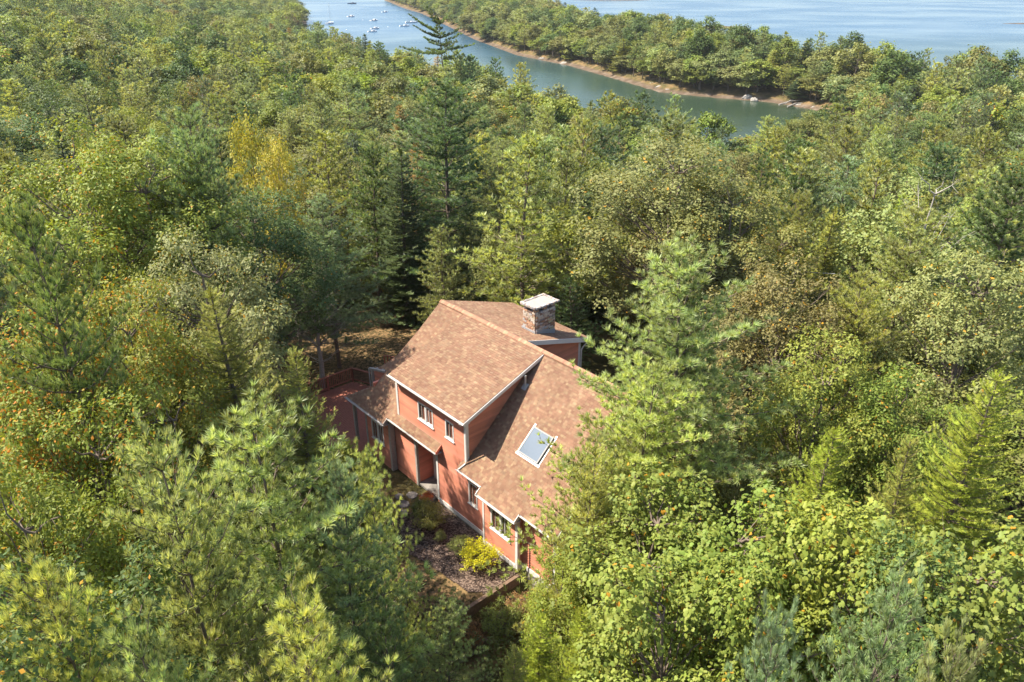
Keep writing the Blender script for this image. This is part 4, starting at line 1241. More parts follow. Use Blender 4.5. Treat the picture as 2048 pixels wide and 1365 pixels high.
# ------------------------------------------------------------------ named trees: kind, proto, top pixel, distance, crown radius, colour, label, accent
HERO = [
 ('pine', 'pineW', 480, 815, 16.8, 4.7, 'mid green', 'large grey green pine with long needles at lower left', 0),
 ('pine', 'pineW', 345, 905, 14.5, 3.4, 'mid green', 'long-needled pine top just left of the largest near pine', 1),
 ('pine', 'pineN', 745, 905, 18.5, 1.9, 'yellow green', 'slender plumed pine hiding the flagstone path in front of the entrance', 1),
 ('pine', 'pineN', 630, 960, 16.3, 2.3, 'blue green', 'bluish pine between the largest near pine and the pine before the entrance', 0),
 ('pine', 'pineN', 150, 1110, 12.5, 2.4, 'yellow green', 'pine crown at the bottom left corner beside dark leafy shade', 1),
 ('pine', 'pineN', 580, 1160, 10.5, 2.8, 'yellow green', 'pale yellow green pine crown at the bottom edge left of centre', 0),
 ('pine', 'pineN', 880, 1195, 17.5, 1.7, 'mid green', 'pine at the bottom centre reaching up to the mulch bed', 1),
 ('pine', 'pineN', 770, 1245, 14.0, 2.2, 'deep green', 'dark pine crown at the bottom edge below the mulch bed', 0),
 ('pine', 'pineN', 330, 1240, 11.0, 2.2, 'mid green', 'pine crown at the bottom edge under the largest near pine', 1),
 ('pine', 'pineN', 1790, 1225, 11.5, 2.3, 'blue green', 'silvery green pine top at the bottom right', 0),
 ('pine', 'pineN', 1600, 1290, 10.0, 1.5, 'blue green', 'small silvery pine top at the bottom edge right of centre', 1),
 ('pine', 'pineN', 1960, 1300, 10.5, 1.6, 'mid green', 'pine plume at the bottom right corner', 1),
 ('pine', 'pineW', 1392, 497, 27.8, 6.1, 'mid green', 'tall white pine overhanging the right end of the house roof', 0),
 ('pine', 'pineW', 1172, 895, 22.0, 2.6, 'yellow green', 'drooping yellow green pine in front of the right gable of the house', 1),
 ('pine', 'pineW', 1262, 748, 24.0, 5.1, 'yellow green', 'lower spreading pine beside the skylight end of the roof', 1),
 ('spruce', 'spruceN', 1640, 845, 22.0, 3.0, 'lime green', 'bright lime spruce with layered boughs right of the roof pine', 0),
 ('spruce', 'spruceN', 1985, 735, 26.0, 3.4, 'lime green', 'lime yellow spruce at the right edge of the picture', 1),
 ('spruce', 'spruceN', 1850, 880, 24.0, 2.4, 'olive green', 'olive spruce between the two lime spruces on the right', 0),
 ('spruce', 'spruceN', 1065, 1215, 17.0, 1.8, 'lime green', 'young lime spruce with upright shoots at the bottom centre', 1),
 ('spruce', 'spruceN', 1190, 1235, 15.5, 1.9, 'lime green', 'young spruce at the bottom edge right of the upright shoots', 0),
 ('spruce', 'spruceN', 1010, 1290, 15.0, 1.5, 'olive green', 'small spruce at the bottom edge below the timber wall', 0),
 ('spruce', 'spruceN', 450, 565, 27.5, 3.6, 'olive green', 'feathery olive spruce left of the wooden deck', 1),
 ('spruce', 'spruceN', 575, 700, 26.0, 2.7, 'olive green', 'smaller feathery spruce touching the left corner of the deck', 0),
 ('spruce', 'spruceN', 685, 880, 31.5, 2.2, 'lime green', 'low bushy evergreen by the porch posts', 0),
 ('broad', 'bigleaf', 1300, 985, 20.0, 2.9, 'bright green', 'bright green maple with large leaves below the right gable', 0),
 ('broad', 'bigleaf', 1470, 1015, 18.5, 3.0, 'bright green', 'large-leaved maple in front of the lime spruce', 0),
 ('broad', 'bigleaf', 1370, 1150, 15.5, 2.6, 'yellow green', 'nearest large-leaved maple at the bottom right of centre', 0),
 ('broad', 'bigleaf', 1560, 1120, 16.5, 2.2, 'bright green', 'large-leaved maple with a few red leaves above the silvery pine', 0),
 ('broad', 'broadN', 1130, 1120, 20.5, 1.5, 'yellow green', 'small yellow green maple hiding the foot of the concrete foundation', 0),
 ('broad', 'bigleaf', 1780, 1040, 18.5, 2.7, 'yellow green', 'yellow green maple left of the brown-leaved gap at lower right', 0),
 ('broad', 'bigleaf', 1980, 1060, 17.5, 2.8, 'bright green', 'green maple at the right edge above the pine plume', 0),
 ('broad', 'broadN', 1880, 1180, 16.0, 2.2, 'deep green', 'shaded green maple behind the silvery pine top', 0),
 ('broad', 'broadN', 1420, 850, 27.0, 2.4, 'olive green', 'olive leafed tree between the roof pine and the lime spruce', 1),
 ('broad', 'broadN', 1340, 290, 48.0, 5.6, 'olive green', 'broad glittering birch-like tree behind the chimney and roof pine', 0),
 ('broad', 'broadN', 1480, 360, 46.0, 4.2, 'olive green', 'right neighbour of the glittering birch-like tree', 1),
 ('broad', 'broadN', 1580, 525, 38.0, 3.6, 'rusty brown', 'brownish olive tree right of the tall roof pine', 1),
 ('broad', 'broadN', 1670, 700, 30.0, 3.2, 'yellow green', 'yellow green maple behind the bright lime spruce', 0),
 ('broad', 'broadN', 1800, 740, 31.0, 3.0, 'bright green', 'fresh green maple left of the lime spruce at the edge', 1),
 ('broad', 'broadN', 1970, 530, 38.0, 3.8, 'pale green', 'pale-leaved poplar at the right edge with pale limbs', 0),
 ('pine', 'pineW', 1830, 425, 44.0, 5.2, 'yellow green', 'wide layered pine in the right of the wood behind the pale poplar', 0),
 ('pine', 'pineW', 1740, 560, 37.0, 3.8, 'yellow green', 'layered yellow green pine beside the brownish olive tree', 1),
 ('pine', 'pineW', 890, 165, 62.0, 8.2, 'deep green', 'broad dark pine standing tall behind the left of the roof', 0),
 ('pine', 'pineW', 985, 290, 58.0, 4.8, 'mid green', 'pine right of the broad dark pine behind the ridge', 1),
 ('pine', 'pineM', 880, 455, 52.0, 2.6, 'mid green', 'smaller pine at the edge of the clearing behind the roof peak', 0),
 ('spruce', 'spruceM', 790, 300, 58.0, 3.4, 'dark green', 'dark spruce left of the broad dark pine', 1),
 ('pine', 'pineM', 1150, 565, 46.0, 2.8, 'deep green', 'young dark pine behind the stone chimney', 2),
 ('pine', 'pineM', 1060, 480, 52.0, 3.2, 'deep green', 'dark pine between the chimney and the broad pine', 1),
 ('pine', 'pineM', 1155, 240, 66.0, 4.2, 'yellow green', 'pine with a bare trunk standing above the chimney', 2),
 ('pine', 'pineW', 375, 228, 44.0, 5.2, 'blue green', 'blue green pine with its crown left of the golden tree', 1),
 ('broad', 'broadM', 480, 238, 62.0, 2.1, 'golden', 'golden yellow tree left of centre in the wood', 0),
 ('broad', 'broadM', 545, 285, 56.0, 1.9, 'golden', 'smaller golden tree to the right of the larger golden one', 2),
 ('pine', 'pineW', 640, 400, 50.0, 4.8, 'blue green', 'blue green pine over the left side of the clearing', 0),
 ('broad', 'broadN', 500, 395, 46.0, 4.2, 'deep green', 'dark green leafed tree at the left rim of the clearing', 0),
 ('broad', 'broadN', 130, 275, 43.0, 4.6, 'yellow green', 'big yellow green tree at the upper left with yellowing leaves', 1),
 ('broad', 'broadN', 300, 310, 43.0, 4.2, 'yellow green', 'wide yellow green tree left of the blue green pine', 0),
 ('broad', 'broadN', 400, 480, 34.0, 3.4, 'pale green', 'pale shiny-leaved tree behind the feathery spruce', 1),
 ('pine', 'pineN', 60, 425, 25.0, 3.4, 'deep green', 'dark pine at the left edge in the middle of the picture', 0),
 ('broad', 'broadN', 240, 570, 28.0, 2.6, 'yellow green', 'maple turning red left of the feathery spruce', 0),
 ('broad', 'broadN', 70, 640, 26.0, 2.8, 'yellow green', 'reddest maple at the left edge', 1),
 ('broad', 'broadN', 320, 770, 24.0, 2.7, 'yellow green', 'fresh green maple above the largest near pine', 1),
 ('broad', 'broadN', 160, 820, 22.5, 2.9, 'bright green', 'green maple with orange leaves low on the left', 0),
 ('broad', 'broadN', 30, 980, 18.5, 2.6, 'bright green', 'deep leafy tree at the left edge beside the near pines', 1),
 ('broad', 'broadN', 60, 1200, 13.5, 2.6, 'deep green', 'shaded broadleaf tree in the bottom left corner', 0),
 ('pine', 'lone', 884, 42, 232.0, 9.0, 'deep green', 'tall lone pine rising over the treetops before the channel', 0),
 ('spruce', 'spruceM', 728, 70, 285.0, 4.5, 'dark green', 'small dark spruce spire left of the tall lone pine', 0),
 ('dead', 'dead', 1890, 335, 58.0, 3.6, 'olive green', 'half bare pale-limbed tree in the wood on the right', 0),
 ('dead', 'dead', 618, 560, 47.0, 2.6, 'olive green', 'leafless grey tree standing in the clearing left of the deck', 0),
]
EXTRA = [('pine', 'pineN', -16.5, 38.4, 12.5, 3.0, 'deep green', 'shading pine directly left of the porch roof beyond the feathery spruces', 1),
 ('broad', 'broadN', -21.5, 47.5, 14.0, 4.2, 'deep green', 'dark leafed tree at the near left corner of the clearing', 1),
 ('pine', 'pineM', -12.0, 61.0, 15.0, 3.8, 'deep green', 'dark pine closing the far end of the clearing', 0)]
ALPHA = {'maple turning red left of the feathery spruce': .88, 'reddest maple at the left edge': .80, 'green maple with orange leaves low on the left': .88,
         'fresh green maple above the largest near pine': .95, 'large-leaved maple with a few red leaves above the silvery pine': .98,
         'brownish olive tree right of the tall roof pine': .985, 'big yellow green tree at the upper left with yellowing leaves': .95}
for kd, pr_, px, py, dist, wid, cn, lab, pi in HERO:
    x, y, gz, h = top_at(px, py, dist=dist)
    if h > 23 and kd != 'pine': h = h
    k2 = 'broad' if kd == 'dead' else kd
    rgb_ = tuple(v * 1.30 for v in COLS['pine'][cn]) if (pr_ in ('pineN', 'pineW') and y < 32) else None
    plant(k2, pr_, x, y, gz - .1, h, wid, cn, lab, alpha=ALPHA.get(lab, .985), pi=pi, var=.05, rgb=rgb_,
          name=('bare_tree' if kd == 'dead' else ('tall_pine' if pr_ == 'lone' else None)))
    print('hero %-60s d=%.0f h=%.1f gz=%.1f' % (lab[:60], dist, h, gz))

for kd, pr_, x, y, h, wid, cn, lab, pi in EXTRA:
    plant(kd, pr_, x, y, float(land_z(x, y)) - .1, h, wid, cn, lab, pi=pi, var=.05)

# garden shrubs ----------------------------------------------------------
def shrub(a, b_, h, wid, rgb, label, proto='shrub', alpha=1.0):
    P = hw(a, b_, 0)
    z = float(land_z(P.x, P.y))
    plant('broad', proto, P.x, P.y, z, h, wid, None, label, rgb=rgb, alpha=alpha, var=.02, name='shrub', cat='shrub')
shrub(5.35, -1.5, 1.0, .85, (.56, .52, .02), 'bright yellow shrub in the mulch bed beside the bay window')
shrub(4.1, -1.6, .75, .58, (.20, .22, .05), 'rounded green shrub right behind the bright yellow one')
shrub(1.55, -1.7, 1.15, .78, (.26, .27, .07), 'pale green mound shrub in the bed near the flagstones')
shrub(.75, -1.6, 1.0, .62, (.12, .16, .035), 'darker green round shrub at the end of the flagstones')
shrub(2.75, -1.9, .62, .26, (.30, .31, .12), 'small leafy seedling in the middle of the mulch bed')
shrub(1.9, -2.7, .3, .2, (.28, .27, .12), 'tiny pale sprout on the mulch')
shrub(8.0, -1.3, 1.1, .7, (.30, .20, .10), 'rusty leaved bush below the retaining wall')
shrub(8.3, -2.6, 1.3, .9, (.20, .25, .05), 'green bush beneath the concrete foundation')
shrub(7.7, -4.2, 1.2, .7, (.32, .17, .08), 'brown faded bush beside the timber step')
pt = empty('planter_bed', hw(-.55, -.42, -.2), HRZ)
tag(pt, 'small round bed edged with stone and filled with rusty red plants beside the door', 'planter')
part(MB().prism([(.42 * math.cos(i * .785), .5 * math.sin(i * .785)) for i in range(8)], -.1, .1), 'stone_edge', M['flag'], pt)
me_ = PR['shrub'][0].leaf
o = link('plants', me_, pt, (0, 0, .0)); o.scale = (.42, .5, .22); o.color = (.42, .12, .04, 1)

# ------------------------------------------------------------------ the rest of the wood
YARD = [(-22, 45), (-18, 42), (-13, 42.5), (-8, 46), (-4.5, 52), (-6, 57), (-12, 59), (-19, 56), (-22, 50)]
HOUSEP = [tuple(hw(a, b_, 0)[:2]) for a, b_ in ((-15.5, -3), (-6, -5.5), (8, -8), (12, -3), (12, 13), (-8, 13), (-15.5, 8))]
VIEW = [(-7, 6), (3, 6), (9, 24), (9, 34), (-14, 42), (-9, 20)]
rt = random.Random(17)
cands = []
def region_ok(x, y):
    dep = y
    if dep < 8: return False
    return -.86 * y - 14 < x < .80 * y + 8
def clump_noise(x, y): return math.sin(x * .043 + 1.7 * math.sin(y * .031)) + math.sin(y * .052 + 1.3 * math.sin(x * .037) + 2)
y = 12.0
while y < 980:
    sp = 4.9 if y < 70 else (7.2 if y < 200 else (8.8 if y < 420 else 12.0))
    x = -.86 * y - 16
    while x < .80 * y + 10:
        xx = x + rt.uniform(-.42, .42) * sp; yy = y + rt.uniform(-.42, .42) * sp
        x += sp
        if region_ok(xx, yy): cands.append((xx, yy, sp))
    y += sp * .9
for i in range(14):
    (x0, y0), (x1, y1) = ISLE[i], ISLE[i + 1]
    L_ = math.hypot(x1 - x0, y1 - y0)
    st_ = 6.0 if y0 < 600 else 9.0
    for k in range(int(L_ / st_)):
        f_ = (k + rt.uniform(.1, .9)) / (L_ / st_)
        o_ = rt.uniform(3.4, 5.5)
        cands.append((x0 + (x1 - x0) * f_ + (y0 - y1) / L_ * -o_, y0 + (y1 - y0) * f_ + (x1 - x0) / L_ * -o_, 6.0))
        cands[-1] = (x0 + (x1 - x0) * f_ - (y1 - y0) / L_ * o_, y0 + (y1 - y0) * f_ + (x1 - x0) / L_ * o_, 6.0)
CX_ = np.array([c[0] for c in cands]); CY_ = np.array([c[1] for c in cands])
dM = poly_sd(CX_, CY_, MAIN); dI = poly_sd(CX_, CY_, ISLE)
dY = poly_sd(CX_, CY_, YARD); dH = poly_sd(CX_, CY_, HOUSEP)
LZ = land_z(CX_, CY_)
sel = []
hx = np.array([t_[0] for t_ in TREES]); hy = np.array([t_[1] for t_ in TREES]); hw_ = np.array([t_[2] for t_ in TREES])
for i, (x, y, sp) in enumerate(cands):
    if not (dM[i] > 3.5 or dI[i] > 3.2): continue
    if LZ[i] < 1.25: continue
    if dY[i] > -1.5 or dH[i] > -.5: continue
    if y < 40 and (hx.size and (np.hypot(hx - x, hy - y) < hw_ * .55 + 1.0).any()): continue
    if (np.hypot(hx - x, hy - y) < hw_ * .45 + 1.2).any(): continue
    # nothing tall between the camera and the house front
    if y < 44:
        a_, b2 = hab(x, y)
        if -17 < a_ < 15 and -26 < b2 < 14 and (x > -9.5 - .0) and x < 12: continue
    sel.append(i)
print('candidates', len(sel))
HOUSE_BOX = (625, 595, 1200, 1215)
wood = []
for i in sel:
    x, y, sp = cands[i]
    isle = dI[i] > 3.2 and dI[i] > dM[i]
    cn = clump_noise(x, y)
    u_ = rt.random()
    if isle: kd = 'broad' if u_ < .50 else ('pine' if u_ < .90 else 'spruce')
    else: kd = 'pine' if u_ < .36 + .12 * cn else ('spruce' if u_ > .82 + .05 * cn else 'broad')
    hgt = {'pine': rt.uniform(11, 18.5), 'broad': rt.uniform(8.5, 15), 'spruce': rt.uniform(9, 16)}[kd]
    if isle: hgt = rt.uniform(10.5, 18.5) if dI[i] > 12 else rt.uniform(7, 13.5)
    wd = hgt * {'pine': .25, 'broad': .30, 'spruce': .20}[kd] * rt.uniform(.85, 1.25)
    wd = max(wd, sp * .6 * rt.uniform(.75, 1.3)) if y > 60 else wd
    if isle: wd = max(wd, rt.uniform(4.6, 6.4))
    if y < 30: hgt = min(hgt, 11.5)
    px, py, dep = pix((x, y, LZ[i] + hgt))
    # trees nearer than the house never cover it
    pl_, pr2 = px - FPX * wd / dep, px + FPX * wd / dep
    if y < 44 and pr2 > HOUSE_BOX[0] - 60 and pl_ < HOUSE_BOX[2] + 40 and py < HOUSE_BOX[3]: continue
    # trees bordering the clearing in front stay low
    _, pyb, _ = pix((x, y, LZ[i]))
    if y < 44 and 540 < px < 860 and py < 790 and pyb > 600: continue
    if px < -420 or px > 2250: continue
    if py > 1500: continue
    wood.append([dep, kd, x, y, LZ[i], hgt, wd, px, py, isle])
wood.sort(key=lambda q_: q_[0])
print('wood', len(wood), {k: sum(1 for q_ in wood if q_[1] == k) for k in ('pine', 'broad', 'spruce')})

ANCH = [(480, 235, 'the golden yellow tree'), (375, 228, 'the blue green pine beside the golden tree'), (130, 275, 'the big yellowing tree'), (640, 400, 'the pine over the clearing'),
 (890, 165, 'the broad dark pine'), (1155, 240, 'the bare-trunked pine'), (1340, 290, 'the glittering birch-like tree'), (1580, 525, 'the brownish olive tree'), (1830, 425, 'the wide layered pine'),
 (1400, 500, 'the tall roof pine'), (1640, 845, 'the bright lime spruce'), (1985, 735, 'the lime spruce at the edge'), (884, 60, 'the lone tall pine'), (1970, 530, 'the pale poplar'), (1890, 335, 'the half bare tree'),
 (450, 565, 'the feathery spruce'), (240, 570, 'the reddening maple'), (60, 425, 'the dark pine at the left edge'), (70, 640, 'the reddest maple'), (320, 770, 'the fresh green maple'), (480, 815, 'the largest near pine'),
 (1085, 600, 'the chimney'), (700, 690, 'the clearing'), (1750, 260, 'the reddish open ground'), (650, 60, 'the tall-masted sailboat'), (1180, 190, 'the channel bend'), (1500, 240, 'the narrow end of the channel'),
 (60, 30, 'the upper left corner'), (300, 60, 'the upper left skyline'), (200, 150, 'the upper left slope'), (2000, 300, 'the right edge of the wood'), (1470, 1000, 'the large-leaved maples'), (160, 820, 'the orange flecked maple'), (700, 150, 'the slope under the boats'),
 (1650, 380, 'the wood left of the half bare tree')]
ISLA = [(1000, 60, 'the spit beyond the pier'), (800, 0, 'the spit behind the boats'), (1130, 90, 'the island bend in the channel'), (1300, 120, 'the island above the first pale ledges'), (1450, 140, 'the middle of the island'), (1590, 170, 'the island above the driftwood'), (1720, 190, 'the island behind the open ground'), (1850, 220, 'the right part of the island'), (2000, 250, 'the island by the right edge')]
def zone(px, py, isle, dep):
    L = ISLA if isle else ANCH
    q_ = min(L, key=lambda t_: math.hypot(t_[0] - px, (t_[1] - py) * 1.3))
    if isle: return 'on ' + q_[2]
    dx, dy = px - q_[0], (py - q_[1]) * 1.2
    if abs(dx) > abs(dy): return ('right of ' if dx > 0 else 'left of ') + q_[2]
    return ('below ' if dy > 0 else 'above ') + q_[2]
ORD = ['first', 'second', 'third', 'fourth', 'fifth', 'sixth', 'seventh', 'eighth', 'ninth', 'tenth', 'eleventh', 'twelfth', 'thirteenth', 'fourteenth', 'fifteenth', 'sixteenth']
NUM = ['', 'one', 'two', 'three', 'four', 'five', 'six', 'seven', 'eight', 'nine', 'ten', 'eleven', 'twelve', 'thirteen', 'fourteen', 'fifteen', 'sixteen']
LABELLED = {}

cnt = {'pine': 45, 'broad': 45, 'spruce': 15}
far_v, far_f, far_c, far_t, far_m, far_n = [], [], [], [], [], 0
stuff_pts = []
for dep, kd, x, y, gz, hgt, wd, px, py, isle in wood:
    cols = {'pine': [('mid green', 5), ('blue green', 3), ('yellow green', 3), ('deep green', 3)],
            'broad': [('yellow green', 5), ('bright green', 3), ('olive green', 4), ('deep green', 3), ('pale green', 1.5), ('golden', .12), ('rusty brown', .45)],
            'spruce': [('olive green', 5), ('dark green', 4), ('lime green', 1.5), ('rusty', .5)]}[kd]
    if isle: cols = {'pine': [('mid green', 4), ('deep green', 2), ('yellow green', 2)], 'broad': [('olive green', 3), ('deep green', 3), ('bright green', 3), ('pale green', 1)], 'spruce': [('dark green', 3), ('olive green', 2), ('rusty', .5)]}[kd]
    cn = rt.choices([c[0] for c in cols], [c[1] for c in cols])[0]
    onscreen = -60 < px < 2110 and py < 1420
    if not onscreen and dep < 260:
        if px < 0 and px > -330 and dep < 90: onscreen = True
        else: continue
    if cnt[kd] < 300 and dep < 900 and onscreen:
        cnt[kd] += 1
        lod = 'N' if dep < 46 else ('M' if dep < 150 else 'F')
        pk = {'pine': 'pine', 'broad': 'broad', 'spruce': 'spruce'}[kd] + lod
        lab = '%s %s %s' % (cn, WORD[kd], zone(px, py, isle, dep))
        al = 1.0
        if kd == 'broad' and rt.random() < .25: al = rt.uniform(.9, .985)
        o = plant(kd, pk, x, y, gz - .15, hgt, wd, cn, lab, None, alpha=al, parts=dep < 150)
        LABELLED.setdefault((cn + ' ' + WORD[kd], zone(px, py, isle, dep)), []).append((px, hgt, wd, o))
    else:
        stuff_pts.append((dep, kd, x, y, gz, hgt, wd, cn, onscreen))
for (what, wh_), L in LABELLED.items():
    L.sort(key=lambda q_: q_[0])
    n_ = len(L)
    for i, (px, hgt, wd, o) in enumerate(L):
        if n_ == 1: lab = what + ' ' + wh_
        elif n_ == 2: lab = ('left' if i == 0 else 'right') + ' one of two ' + what + 's ' + wh_
        elif i == 0: lab = 'leftmost of the ' + (NUM[n_] if n_ < 17 else 'many') + ' ' + what + 's ' + wh_
        elif i == n_ - 1: lab = 'rightmost of the ' + (NUM[n_] if n_ < 17 else 'many') + ' ' + what + 's ' + wh_
        else: lab = what + ' ' + wh_ + ', ' + (ORD[i] if i < 16 else str(i + 1) + 'th') + ' from left'
        if len(lab.split()) > 16: lab = lab.replace(' of the ', ' of ', 1).replace(' the ', ' ')
        o['label'] = lab
        o['group'] = what + 's ' + wh_
print('individual', cnt, 'stuff', len(stuff_pts))
rs_ = np.random.RandomState(5)
nS = len(stuff_pts)
meP = bpy.data.meshes.new('distant_woods')
meP.vertices.add(nS)
meP.vertices.foreach_set('co', np.array([[q_[2], q_[3], q_[4]] for q_ in stuff_pts], dtype=np.float32).ravel())
KI = {'pine': 0, 'broad': 1, 'spruce': 2}
FAR = [PR['pineF'], PR['broadF'], PR['spruceF']]
variants = [(k, p_) for k in range(3) for p_ in FAR[k]]
def vadd(nm, typ, arr, prop):
    a_ = meP.attributes.new(nm, typ, 'POINT')
    a_.data.foreach_set(prop, np.ascontiguousarray(arr, dtype=np.float32 if typ != 'INT' else np.int32).ravel())
vi, sc3, ic, rot = [], [], [], []
for dep, kd, x, y, gz, hgt, wd, cn, ons in stuff_pts:
    opts = [i for i, v_ in enumerate(variants) if v_[0] == KI[kd]]
    v_ = opts[rs_.randint(len(opts))]
    p_ = variants[v_][1]
    f_ = rs_.uniform(.82, 1.18)
    vi.append(v_); sc3.append((wd / p_.R, wd / p_.R, hgt / p_.H)); rot.append((0, 0, rs_.rand() * 6.28))
    c = COLS[kd][cn]
    ic.append((c[0] * f_ * rs_.uniform(.93, 1.07), c[1] * f_, c[2] * f_ * rs_.uniform(.85, 1.15), 1))
vadd('vi', 'INT', vi, 'value'); vadd('sc3', 'FLOAT_VECTOR', sc3, 'vector'); vadd('rot', 'FLOAT_VECTOR', rot, 'vector'); vadd('icol', 'FLOAT_COLOR', ic, 'color')
ng = bpy.data.node_groups.new('spread_trees', 'GeometryNodeTree')
ng.interface.new_socket('Geometry', in_out='INPUT', socket_type='NodeSocketGeometry')
ng.interface.new_socket('Geometry', in_out='OUTPUT', socket_type='NodeSocketGeometry')
gi, go_ = ng.nodes.new('NodeGroupInput'), ng.nodes.new('NodeGroupOutput')
jn = ng.nodes.new('GeometryNodeJoinGeometry')
def named(nm, typ):
    n_ = ng.nodes.new('GeometryNodeInputNamedAttribute'); n_.data_type = typ; n_.inputs[0].default_value = nm
    return next(o_ for o_ in n_.outputs if o_.enabled and o_.name == 'Attribute')
for i, (k, p_) in enumerate(variants):
    mm = p_.one.copy(); mm.name = 'far_tree_mesh'
    mm.materials[1] = M['far']
    ob = bpy.data.objects.new('far_tree_source', mm)
    oi = ng.nodes.new('GeometryNodeObjectInfo'); oi.inputs[0].default_value = ob
    ip = ng.nodes.new('GeometryNodeInstanceOnPoints')
    cmp_ = ng.nodes.new('FunctionNodeCompare'); cmp_.data_type = 'INT'; cmp_.operation = 'EQUAL'
    ins_ = [q_ for q_ in cmp_.inputs if q_.enabled]
    ng.links.new(named('vi', 'INT'), ins_[0]); ins_[1].default_value = i
    ng.links.new(gi.outputs[0], ip.inputs['Points'])
    ng.links.new(cmp_.outputs[0], ip.inputs['Selection'])
    ng.links.new(oi.outputs['Geometry'], ip.inputs['Instance'])
    ng.links.new(named('rot', 'FLOAT_VECTOR'), ip.inputs['Rotation'])
    ng.links.new(named('sc3', 'FLOAT_VECTOR'), ip.inputs['Scale'])
    ng.links.new(ip.outputs[0], jn.inputs[0])
ng.links.new(jn.outputs[0], go_.inputs[0])
o = link('distant_woods', meP)
md = o.modifiers.new('spread', 'NODES'); md.node_group = ng
tag(o, 'distant mixed woodland of pines and broadleaf trees reaching along the bay', 'woodland', kind='stuff')

# undergrowth between the trunks: shrub instances spread with geometry nodes free meshes joined
uv, uf, ut, un = [], [], [], 0
UG = [make_broad(206, 1.3, 1.1, .1, 14, 40, 'oval', .115, cr=(.35, .5))[1], make_broad(205, 1.3, 1.1, .1, 14, 10, 'oval', .30, cr=(.35, .5))[1]]
ru = np.random.RandomState(8)
k = 0
while k < 1500:
    yy = 9 + 120 * ru.rand() ** 1.2
    xx = ru.uniform(-.9 * yy - 8, .82 * yy + 8)
    k += 1
    a_, b2 = hab(xx, yy)
    if float(poly_sd(np.array([xx]), np.array([yy]), YARD)[0]) > -1: continue
    if -15.5 < a_ < 9.3 and -6.8 < b2 < 12: continue
    if 9.2 < a_ < 11 and -2 < b2 < 11: continue
    (V0, F0, T0) = UG[0] if yy < 52 else UG[1]
    s = ru.uniform(.7, 1.5) if yy < 52 else ru.uniform(.8, 2.0)
    th = ru.rand() * 6.28
    c_, s_ = math.cos(th), math.sin(th)
    gz = float(land_z(xx, yy))
    Vn = np.column_stack([(V0[:, 0] * c_ - V0[:, 1] * s_) * s + xx, (V0[:, 0] * s_ + V0[:, 1] * c_) * s + yy, V0[:, 2] * s + gz - .1])
    uv.append(Vn); uf.append(F0 + un); ut.append(T0); un += len(Vn)
o = link('undergrowth', mesh_np('undergrowth', np.concatenate(uv), np.concatenate(uf), [M['leaf']], tint=np.concatenate(ut)))
o.color = (.11, .14, .04, 1)
tag(o, 'low leafy undergrowth covering the forest floor between the trunks', 'undergrowth', kind='stuff')

# ------------------------------------------------------------------ shore rocks and driftwood
rb = random.Random(31)
def rock(px, py, sx_, sz_, label, col='slab'):
    P = at(px, py, .5)
    m_ = MB()
    n_, r_ = 9, 4
    vs, fs = [], []
    for j in range(r_ + 1):
        ph = j / r_ * math.pi / 2
        for i in range(n_):
            th = 2 * math.pi * i / n_
            rr = math.cos(ph) * rb.uniform(.78, 1.12)
            vs.append((sx_ * rr * math.cos(th), sx_ * .5 * rr * math.sin(th), sz_ * math.sin(ph) * rb.uniform(.8, 1.1) - .4))
    for j in range(r_):
        for i in range(n_): fs.append((j * n_ + i, j * n_ + (i + 1) % n_, (j + 1) * n_ + (i + 1) % n_, (j + 1) * n_ + i))
    o = m_.add(vs, fs).build('shore_rock', M[col])
    o.location = P
    o.rotation_euler = (0, 0, rb.uniform(-.8, .3))
    tag(o, label, 'rock', 'pale rock ledges along the island shore')
for i, (px, py, s_, h_) in enumerate(((1290, 166, 3.5, 2.2), (1303, 171, 3, 2.4), (1320, 176, 3.4, 2.0), (1335, 181, 2.5, 1.6), (1495, 197, 3.2, 2.6), (1508, 200, 2.4, 2.0), (1420, 189, 2.4, 1.1), (1600, 210, 2.6, 1.3), (1630, 214, 2.8, 1.1), (1660, 222, 2.4, 1.2), (1130, 126, 4, 1.6), (1085, 117, 4, 1.3))):
    rock(px, py, s_ * .7, h_ * .65, 'pale rock ledge at the waterline below the island trees, %s from the right' % ORD[[0, 0, 0, 0, 0, 0, 0, 0, 0, 0, 0, 0][0] + sorted((1290, 1303, 1320, 1335, 1495, 1508, 1420, 1600, 1630, 1660, 1130, 1085), reverse=True).index(px)])
for i, (p0, p1) in enumerate((((1558, 210), (1600, 201)), ((1575, 214), (1605, 206)), ((1590, 200), (1570, 208)))):
    a_, b2 = at(*p0, .8), at(*p1, 1.6)
    o = MB().tube([a_, (a_ + b2) / 2 + np.array([0, 0, .4]), b2], [.28, .22, .12], 6).build('driftwood_log', M['pale_bark'])
    tag(o, ['left bleached driftwood log on the island shore', 'bleached driftwood log nearest the water on the island shore', 'short bleached driftwood log crossing the two longer ones'][i], 'log', 'driftwood logs on the island shore')

# pier on the far spit
pr_ = empty('pier', at(921, 64, 1.2))
tag(pr_, 'small dark wooden pier at the shore of the spit', 'pier')
MBp = MB(); MBp.box(-1, 17, -1.6, 1.6, .2, .5); part(MBp, 'pier_deck', M['oldwood'], pr_)
for i in range(6):
    part(MB().box(i * 3 - .2, i * 3 + .2, -1.5, -1.1, -2.5, .2), 'pile', M['oldwood'], pr_)

